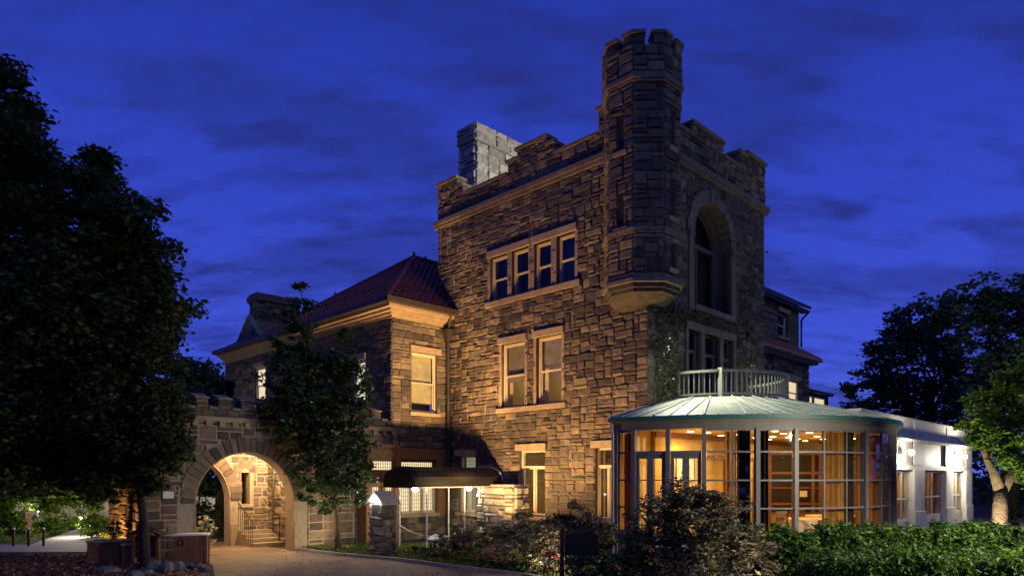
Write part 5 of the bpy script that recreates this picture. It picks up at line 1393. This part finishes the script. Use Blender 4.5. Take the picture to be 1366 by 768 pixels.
ftree(1352, 46, 0, ((1300, 402, 26, 0), (1330, 410, 26, 0), (1365, 402, 30, 0), (1318, 440, 28, 1), (1355, 450, 32, 0), (1395, 430, 40, 0), (1335, 490, 34, -1), (1375, 500, 34, 0), (1310, 525, 30, 0), (1350, 545, 38, 0), (1400, 540, 44, 0)), 9500, .40, 29, 'dark open-branched tree behind the forked tree', sub=260, subr=.3)
ftree(262, 42, 0, ((262, 492, 18, 0), (245, 510, 22, 0), (285, 510, 22, 0), (225, 530, 26, 0), (265, 540, 34, 0), (305, 530, 22, 0), (330, 545, 18, 0), (285, 570, 30, 0)), 9000, .36, 31, 'dark conifer-like tree showing above the gatehouse battlements', subr=.3)
ftree(300, 30, 0, ((290, 660, 22, 0), (270, 640, 24, 0), (305, 690, 20, 0), (262, 690, 22, 0), (285, 610, 22, 0)), 5000, .2, 37, 'dim tree growing in the garden seen through the carriage arch', subr=.25, nm='garden_tree')
eG = [ell(px, py, rp, 31.5 + o, .9) for px, py, rp, o in ((20, 655, 26, 0), (55, 648, 26, .3), (90, 652, 26, 0), (120, 660, 20, -.2), (0, 670, 22, 0), (70, 672, 16, 0), (110, 640, 24, .4), (35, 630, 30, .4))]
tree('garden_tree', 'small yellow-green tree lit from below beyond the bollards', 'tree', ((75 - 683) / FPX * 31.5, 31.5, 0), [(V(((75 - 683) / FPX * 31.5, 31.5, -.1)), .1), (V(((75 - 683) / FPX * 31.5, 31.5, 1.3)), .08)], eG, 9000, .19, M['leaf_bright'], M['bark'], 45, .05, subr=.22)
ftree(60, 46, 0, ((20, 640, 40, 0), (80, 630, 46, 0), (140, 640, 40, 0), (-20, 610, 50, 0), (110, 590, 46, 0), (50, 680, 30, 0), (170, 620, 40, 0)), 9000, .36, 41, 'dim tree beyond the cream fence on the left', subr=.35)
kind(leaves('woodland', M['leaf_dark'], np.concatenate([np.column_stack([rs.uniform(-120, -22, 9000), rs.uniform(62, 74, 9000), rs.uniform(0, 9, 9000) * rs.uniform(.5, 1, 9000)]), np.column_stack([rs.uniform(34, 130, 9000), rs.uniform(62, 74, 9000), rs.uniform(0, 9, 9000) * rs.uniform(.5, 1, 9000)])]), .9, 43), 'stuff')
# shrubs
def shrub(name, label, base, ells, total, size, m, seed, stemr=.03, sub=None, subr=.16, group=None, flowers=None, aspect=.5, flat=.45, cat='shrub', shell=.6, minz=.02):
    t = thing(name, label, cat, base, False, group)
    b = MB(); limbs(b, V(base), ells, stemr, seed, .1); b.build('stems', M['bark'], t)
    P = clumps(ells, total, seed, sub, subr, shell); P = P[P[:, 2] > minz]
    leaves('foliage', m, P, size, seed + 1, t, aspect=aspect, flat=flat)
    if flowers:
        fm, n, fs = flowers; r = np.random.RandomState(seed + 9)
        c = P[r.randint(0, len(P), n)] ; cen = np.mean([e[:3] for e in ells], 0)
        c = c + (c - cen) * .08; c[:, 1] -= .06
        q = (c[:, None, :] + r.normal(size=(n, 14, 3)) * fs * .55).reshape(-1, 3)
        leaves('blossoms', fm, q, fs, seed + 3, t, aspect=.9, flat=1)
    return t
SYR = 15.6
er = [ell(px, py, rp, SYR + o, 1) for px, py, rp, o in ((912, 676, 34, 0), (888, 700, 40, -.2), (940, 690, 36, 0), (925, 720, 46, -.4), (872, 735, 38, -.3), (975, 712, 34, .1), (1000, 722, 26, .2), (960, 745, 46, -.3), (905, 760, 50, -.5), (858, 762, 26, -.2), (1005, 755, 30, 0), (895, 672, 22, .2), (930, 665, 20, .2))]
shrub('rhododendron', 'large dark rhododendron bush before the conservatory glass', ((925 - 683) / FPX * SYR, SYR, 0), er, 17000, .135, M['leaf_rhodo'], 51, .035, subr=.17, aspect=.38, flat=.35)
S2 = 17.6
ef = [ell(px, py, rp, S2 + o, 1) for px, py, rp, o in ((770, 688, 18, 0), (742, 700, 22, 0), (795, 702, 20, 0), (765, 715, 30, .2), (730, 725, 22, 0), (805, 722, 20, .1), (780, 745, 30, 0), (740, 752, 26, 0))]
shrub('flowering_shrub', 'dark shrub with scattered red blossoms behind the sign board', ((765 - 683) / FPX * S2, S2, 0), ef, 7500, .10, M['leaf_rhodo'], 53, .022, subr=.14, flowers=(M['petal_red'], 26, .055))
for i, (px, Y, ls, lab, fl, mm) in enumerate((
    (600, 20.9, ((598, 722, 15), (612, 715, 16), (590, 732, 12), (618, 730, 14)), 'pale leafy azalea nearest the entrance ropes', (M['petal_white'], 40, .035), 'leaf_azalea'),
    (640, 20.3, ((640, 708, 18), (630, 725, 18), (655, 722, 20), (645, 738, 16)), 'pale azalea with deep red blossoms in the middle of the bed', (M['petal_red'], 14, .06), 'leaf_azalea'),
    (690, 20.4, ((688, 700, 16), (700, 690, 12), (680, 715, 18), (702, 712, 16)), 'tall whitish azalea with pink tips under the leaded window', (M['petal_pink'], 10, .05), 'leaf_azalea'),
    (672, 19.2, ((672, 735, 17), (690, 742, 18), (660, 748, 12), (702, 732, 16)), 'pale azalea with a few red blossoms close to the kerb', (M['petal_red'], 8, .06), 'leaf_azalea'),
    (722, 18.6, ((720, 745, 16), (735, 740, 14), (715, 758, 14)), 'grey-green azalea just left of the sign post', (M['petal_white'], 16, .035), 'leaf_azalea'),
    (585, 21.6, ((580, 735, 10), (568, 738, 9), (592, 742, 9)), 'small trailing shrub at the corner by the menu stand', None, 'leaf_ever'))):
    shrub('azalea_bush', lab, ((px - 683) / FPX * Y, Y, 0), [ell(a, b_, c, Y + .2 * (k % 3 - 1), 1) for k, (a, b_, c) in enumerate(ls)], 3600 if i < 5 else 1500, .075, M[mm], 61 + i, .014, subr=.13, group='azaleas in the bed under the tower', flowers=fl)
shrub('azalea_bush', 'low dark azalea with bright magenta blossoms under the sign board', ((800 - 683) / FPX * 14.9, 14.9, 0), [ell(a, b_, c, 14.9, 1) for a, b_, c in ((800, 760, 26), (830, 752, 22), (850, 740, 16), (775, 768, 20), (820, 775, 26))], 4000, .09, M['leaf_ever'], 71, .016, subr=.14, group='azaleas in the bed under the tower', flowers=(M['petal_pink'], 13, .05))
shrub('white_hydrangea', 'white flowering bush glowing behind the ring-marked plank box', ((273 - 683) / FPX * 22.9, 22.9, 0), [ell(a, b_, c, 22.9, 1) for a, b_, c in ((273, 696, 9), (268, 708, 9), (278, 706, 9), (272, 720, 11))], 1200, .08, M['leaf_azalea'], 73, .014, subr=.10, flowers=(M['petal_white'], 60, .05))
shrub('potted_shrub', 'dark reddish shrub standing behind the pale-lidded chest', ((150 - 683) / FPX * 21.5, 21.5, 0), [ell(a, b_, c, 21.5, 1) for a, b_, c in ((152, 700, 6), (148, 712, 8), (156, 716, 8), (150, 730, 10))], 1500, .09, M['leaf_night'], 75, .016, subr=.12)
shrub('topiary_cone', 'small clipped cone shrub growing in the white urn', (ux, UY, 1.0), [(ux, UY, 1.2, .26, .26, .22), (ux, UY, 1.45, .2, .2, .22), (ux, UY, 1.7, .1, .1, .16)], 2600, .06, M['leaf_bright'], 77, .012, subr=.07, minz=.95)
for i, (px, Y, lab) in enumerate(((112, 31, 'lit grassy shrub on the right of the garden path'), (128, 29, 'pale lit shrub beside the orange gatehouse side wall'), (20, 29.5, 'lit bush on the lawn behind the bollards'), (88, 34, 'yellow-green lit bush at the far end of the path'), (62, 31, 'lit shrub just left of the garden path'), (5, 33, 'yellowish lit bush at the extreme left edge'))):
    shrub('garden_shrub', lab, ((px - 683) / FPX * Y, Y, 0), [ell(px + a, b_, c, Y, 1) for a, b_, c in ((0, 695, 13), (-9, 703, 12), (9, 703, 12))], 2200, .13, M['leaf_bright'], 81 + i, .014, subr=.16, group='lit shrubs in the left garden')
# clipped hedges on the right
def hedge(label, path, w, h, total, seed, size):
    base = path[0]; t = thing('hedge', label, 'hedge', (base[0], base[1], 0), False)
    r = np.random.RandomState(seed); pts = [V((p[0], p[1], 0)) for p in path]; L = [(b_ - a).length for a, b_ in zip(pts, pts[1:])]; tot = sum(L)
    core = MB(); out = []
    for (a, b_), l in zip(zip(pts, pts[1:]), L):
        d = (b_ - a) / l; n = V((-d.y, d.x, 0)); k = int(total * l / tot)
        s = r.uniform(0, 1, k); th = r.uniform(0, math.pi, k)
        hump = 1 + .06 * np.sin(s * l * 1.9 + seed) + .05 * np.sin(s * l * 4.3)
        rr = (1 + r.normal(0, .055, k)) * hump * (1 + .05 * np.sin(s * l * 9 + th * 4) + .04 * np.sin(s * l * 17 - th * 7))
        cx_, sz_ = np.sign(np.cos(th)) * np.abs(np.cos(th)) ** .55, np.sin(th) ** .55
        X = a.x + d.x * s * l + n.x * cx_ * w * rr; Y_ = a.y + d.y * s * l + n.y * cx_ * w * rr; Z = np.maximum(.02, sz_ * h * rr)
        out.append(np.column_stack([X, Y_, Z]))
        prof_ = [(-w * .84, 0), (-w * .84, h * .6), (-w * .55, h * .84), (0, h * .88), (w * .55, h * .84), (w * .84, h * .6), (w * .84, 0)]
        core.loft([[tuple(p + n * q + V((0, 0, z))) for q, z in prof_] for p in (a, b_)])
    e = pts[0]; k = int(total * .10); th, ph_ = r.uniform(0, math.pi, k), r.uniform(0, 2 * math.pi, k)
    out.append(np.column_stack([e.x + np.cos(ph_) * w * np.sin(th) ** .6, e.y + np.sin(ph_) * w * np.sin(th) ** .6, np.abs(np.cos(th)) ** .6 * h * (1 + r.normal(0, .05, k))]))
    core.loft([[(e.x + w * .8 * q * math.cos(2 * math.pi * j / 14), e.y + w * .8 * q * math.sin(2 * math.pi * j / 14), z * h) for j in range(14)] for q, z in ((1, 0), (1, .6), (.75, .82), (.1, .87))])
    core.build('branch_core', M['wood_dark'], t)
    C_ = np.concatenate(out); C_ = C_[r.randint(0, len(C_), len(C_) // 9)]; P = (C_[:, None, :] + np.clip(r.normal(size=(len(C_), 9, 3)), -1.8, 1.8) * np.array([.06, .06, .045])).reshape(-1, 3)
    # young shoots sticking out of the clipped top
    sh = P[P[:, 2] > h * .8]; sh = sh[r.randint(0, len(sh), len(sh) // 7)] + np.column_stack([r.normal(0, .03, len(sh) // 7), r.normal(0, .03, len(sh) // 7), r.uniform(.03, .14, len(sh) // 7)])
    leaves('foliage', M['leaf_box'], np.concatenate([P, sh]), size, seed, t, aspect=.5, flat=.6, jitter=.55)
hedge('tall clipped green hedge running in front of the conservatory and pavilion', [(((1035 - 683) / FPX) * 16.5, 16.5), (9.5, 17.5), (15.5, 18.2)], .62, 1.14, 38000, 91, .115)
hedge('lower clipped green hedge nearest the viewer at the bottom right', [(((1105 - 683) / FPX) * 13.4, 13.4), (9.4, 13.9), (13.5, 14.2)], .56, .90, 36000, 93, .10)
# ivy on the right face of the tower
r = np.random.RandomState(97); ip = []
for (u, v, su, sv, n) in ((.5, 6.5, .35, 1.0, 900), (1.2, 7.0, .4, .8, 700), (.6, 8.2, .35, .4, 360), (1.6, 8.0, .5, .4, 520), (2.6, 8.2, .5, .18, 380), (4.2, 8.2, .9, .16, 420), (.7, 5.3, .4, .4, 500), (6.4, 8.4, .5, 1.0, 700), (6.9, 10.2, .5, .9, 420), (1.4, 5.6, .35, .5, 380), (6.6, 6.6, .6, .8, 460)):
    q = np.column_stack([r.normal(u, su, n), r.normal(v, sv, n)]); ip.append(q[(q[:, 0] > .03) & (q[:, 0] < 8.3) & ~((q[:, 0] > 2.25) & (q[:, 0] < 5.75) & (q[:, 1] < 7.95)) & ~((q[:, 0] > 2.3) & (q[:, 0] < 5.9) & (q[:, 1] > 8.4))])
q = np.concatenate(ip); q = q + .0
q = q[r.uniform(0, 1, len(q)) < .42]
W3 = np.array([tuple(c2w(u, -.10 - .05 * abs(r.normal()), v)) for u, v in q])
iv = leaves('ivy', M['leaf_ivy'], W3, .095, 98, None, tuple(c2w(1, -.1, 4.5)), aspect=.85, flat=1.0, droop=.5)
tag(iv, 'thin ivy climbing the right face of the tower beside the balcony doors', 'ivy')
# ground cover, grass and fallen leaves
def scatter_poly(poly, n, seed):
    r = np.random.RandomState(seed); p = np.array([(v.x, v.y) if hasattr(v, 'x') else v for v in poly]); lo, hi = p.min(0), p.max(0); out = []
    while len(out) < n:
        q = r.uniform(lo, hi, (n * 3, 2))
        ins_ = np.zeros(len(q), bool); j = len(p) - 1
        for i in range(len(p)):
            c = ((p[i, 1] > q[:, 1]) != (p[j, 1] > q[:, 1])) & (q[:, 0] < (p[j, 0] - p[i, 0]) * (q[:, 1] - p[i, 1]) / (p[j, 1] - p[i, 1] + 1e-12) + p[i, 0]); ins_ ^= c; j = i
        out += list(map(tuple, q[ins_]))
    return np.array(out[:n])
bed = [gnd(400, 733), gnd(450, 739.5), gnd(520, 745), gnd(556, 749.5), gnd(600, 755.5), gnd(650, 761), gnd(700, 767), gnd(760, 777), V((4, 17, 0)), V((1.5, 20.5, 0)), V((-2.5, 25, 0)), V((-5.5, 26, 0))]
q = scatter_poly(bed, 15000, 101); r = np.random.RandomState(102)
o = leaves('ground_cover', M['leaf_grass'], np.column_stack([q, r.uniform(.02, .14, len(q))]), .12, 103, flat=1.6, aspect=.28); kind(o, 'stuff')
q = scatter_poly([(-26, 25.9), (-18.9, 26.4), (-21.5, 33), (-30, 33)], 9000, 104)
o = leaves('lawn_grass', M['leaf_grass'], np.column_stack([q, r.uniform(.02, .12, len(q))]), .14, 105, flat=1.8, aspect=.2); kind(o, 'stuff')
q = scatter_poly([(-22, 15), (-8.6, 15), (-8.1, 18), (-9.4, 20.4), (-12, 22.5), (-24, 22.9)], 6500, 106)
o = leaves('fallen_leaves', M['leaf_fall'], np.column_stack([q, r.uniform(.012, .05, len(q))]), .10, 107, flat=.2, aspect=.7); kind(o, 'stuff')
q = scatter_poly([(-7.4, 17.4), (0, 17.0), (-3.2, 21.2), (-7.6, 24)], 330, 108)
o = leaves('drive_litter', M['leaf_fall'], np.column_stack([q, r.uniform(.012, .02, len(q))]), .05, 109, flat=.05, aspect=.6); kind(o, 'stuff')

# the dark park behind and beside the viewer: what the windows mirror
r = np.random.RandomState(201); n = 15000
az = r.uniform(math.radians(-42), math.radians(222), n); rad = r.uniform(46, 60, n)
hh = (15 + 4 * np.sin(az * 7) + 2.5 * np.sin(az * 17)) * r.uniform(0, 1, n) ** .8
kind(leaves('parkland_trees', M['leaf_dark'], np.column_stack([rad * np.cos(-az) , rad * np.sin(-az), hh]), 2.2, 202), 'stuff')
LX, LY = 13.4, 12.6  # unseen lamp post added to brighten the hedges and shrubs
t = thing('hedge_fill_lamp', 'added lamp post, unseen right of the picture, brightening the hedges', 'lamp post', (LX, LY, 0), False)
b = MB(); b.cyl(LX, LY, 0, 4.1, .07, .05, 12); b.cyl(LX, LY, 0, .3, .14, .1, 12); b.build('post', M['iron'], t)
b = MB(); b.lathe(LX, LY, [(.08, 4.1), (.17, 4.2), (.2, 4.4), (.14, 4.56)], 14); b.build('globe', M['lampglow'], t)
b = MB(); b.lathe(LX, LY, [(.24, 4.56), (.16, 4.64), (.03, 4.76)], 14); b.build('cap', M['iron'], t)
spot('hedge_fill_light', (LX - .25, LY + .2, 4.2), (LX - 4.9, LY + 2.4, 0), 3800, 122, .6, (1, .95, .74), .16)

# ================================================================== LAMPS OF THE GARDEN AND FLOODLIGHTS
def flood(loc, tgt, watts, ang, label, col=(1, .57, .215), blend=.6, h=.18, size=.1):
    l = V(loc); d = (V(tgt) - l).normalized()
    t = thing('floodlight', label, 'floodlight', (l.x, l.y, 0), False, 'floodlights in the planting')
    u = d.cross(V((0, 0, 1))).normalized(); v = u.cross(d)
    c = l - d * .06; b = MB(); w = .11
    b.hexa([tuple(c - d * .10 + u * i * w * .6 + v * j * w * .5) for i, j in ((-1, -1), (1, -1), (1, 1), (-1, 1))] + [tuple(c + u * i * w + v * j * w * .8) for i, j in ((-1, -1), (1, -1), (1, 1), (-1, 1))])
    b.build('housing', M['iron'], t); b = MB(); b.tube([(l.x, l.y, 0), tuple(c - d * .04)], .02, 6); b.build('stake', M['iron'], t)
    return spot('flood_beam', tuple(l + d * .03), tgt, watts, ang, blend, col, size)
flood(c2w(-3.9, 4.6, .35), c2w(0, 4.6, 7.6), 3500, 112, 'floodlight hidden in the azaleas aimed up the tower wall')
flood(c2w(-5.0, 5.6, .35), c2w(0, 5.6, 11.6), 1300, 58, 'floodlight by the ropes aimed at the tower parapet', blend=.8)
flood(c2w(-2.6, 1.6, .35), c2w(0, 1.9, 6.0), 380, 110, 'floodlight in the bed near the conservatory corner')
flood(c2w(-2.7, 2.6, .4), c2w(-1.5, 10, 8.2), 9500, 40, 'floodlight aimed across at the wing corner and eaves', blend=.5)
flood(c2w(-5.2, 8.6, .3), c2w(-7.9, 10, 1.4), 110, 110, 'small uplight in the grass beside the arch jamb', (1, .75, .45))
flood((-13.0, 21.25, .3), tuple(c2w(-11.8, 12.0, 1.5)), 330, 130, 'amber uplight behind the cedar chest facing the gatehouse side wall', (1, .52, .14))
flood(c2w(-4.9, 7.3, .3), at(425, 545, 23.4), 520, 62, 'floodlight at the lawn edge aimed up the ragged evergreen', (1, .86, .6))
flood((1.55, 16.15, .55), (-.9, 20.4, .75), 260, 74, 'added floodlight hidden behind the dark sign board to brighten the azaleas', (1, .86, .62))  # added fill for the azaleas, concealed by the sign
flood((13.1, 18.9, .3), (14.7, 20.2, 4.2), 900, 95, 'added floodlight hidden behind the hedge to brighten the forked tree', (1, .95, .7))  # extra lamp put in to brighten the tree crown
flood((5.5, 13.8, .25), (4.2, 15.7, 1.2), 150, 110, 'added unseen uplight below the picture edge to brighten the rhododendron', (1, .88, .68))  # unseen front light added for the rhododendron leaves
flood((.9, 18.3, .22), (-1.0, 20.6, .9), 240, 104, 'added small uplight in the ground cover to brighten the azalea bed', (1, .88, .66))  # second added fill for the azalea bed
# flood lamp on the tower roof that lights the chimney stack
t = thing('roof_floodlight', 'small lamp hidden on the tower roof lighting the chimney', 'floodlight', (5.2, 3.6, 13.4))
b = MB(); b.box(5.1, 5.35, 3.5, 3.75, 13.36, 13.6); b.build('housing', M['iron'], t)
spot('roof_flood_beam', c2w(5.0, 3.85, 13.75), c2w(2.6, 9.3, 16.2), 2100, 90, .5, (1, .95, .78), .1)
# two small downlights above the balcony doors
for x, lab in ((1.1, 'small downlight on the tower wall left of the balcony doors'), (6.4, 'small downlight on the tower wall right of the balcony doors')):
    t = thing('wall_downlight', lab, 'downlight', (x, -.2, 8.0), True, 'downlights above the balcony')
    b = MB(); b.cyl(x, -.26, 7.95, 8.15, .07, seg=12); b.build('housing', M['iron'], t); b = MB(); b.tube([(x, -.02, 8.1), (x, -.26, 8.1)], .025, 6); b.build('arm', M['iron'], t)
    spot('downlight_beam', c2w(x, -.3, 7.93), c2w(x + (-.3 if x < 3 else .6), -3.4, 4.5), 1600, 105, .7, (1, .98, .80), .06)
# left garden lamps
for (x, y, z, w, c) in ((-18.6, 29.6, .85, 167, (1, .92, .68)), (-22.8, 33.0, .95, 218, (1, .9, .6)), (-15.6, 28.2, .8, 101, (1, .8, .5)), (-17.2, 34.5, .95, 128, (1, .94, .78))):
    t = thing('garden_lamp', {-18.6: 'hooded garden lamp standing by the path fork', -22.8: 'hooded garden lamp on the lawn before the fence', -15.6: 'low lamp among the shrubs right of the garden path', -17.2: 'hooded garden lamp at the far right of the path'}[x], 'lamp', (x, y, 0), False, 'lamps in the left garden')
    b = MB(); b.cyl(x, y, 0, z - .08, .03, seg=8); b.build('post', M['iron'], t); b = MB(); b.lathe(x, y, [(.01, z - .07), (.035, z - .04), (.035, z + .02), (.01, z + .03)], 10); b.build('bulb', M['lampglow'], t); b = MB(); b.lathe(x, y, [(.14, z - .01), (.10, z + .06), (.02, z + .11)], 12); b.build('hood', M['iron'], t)
    point('garden_light', (x, y - .25, z - .05), w, c, .12)
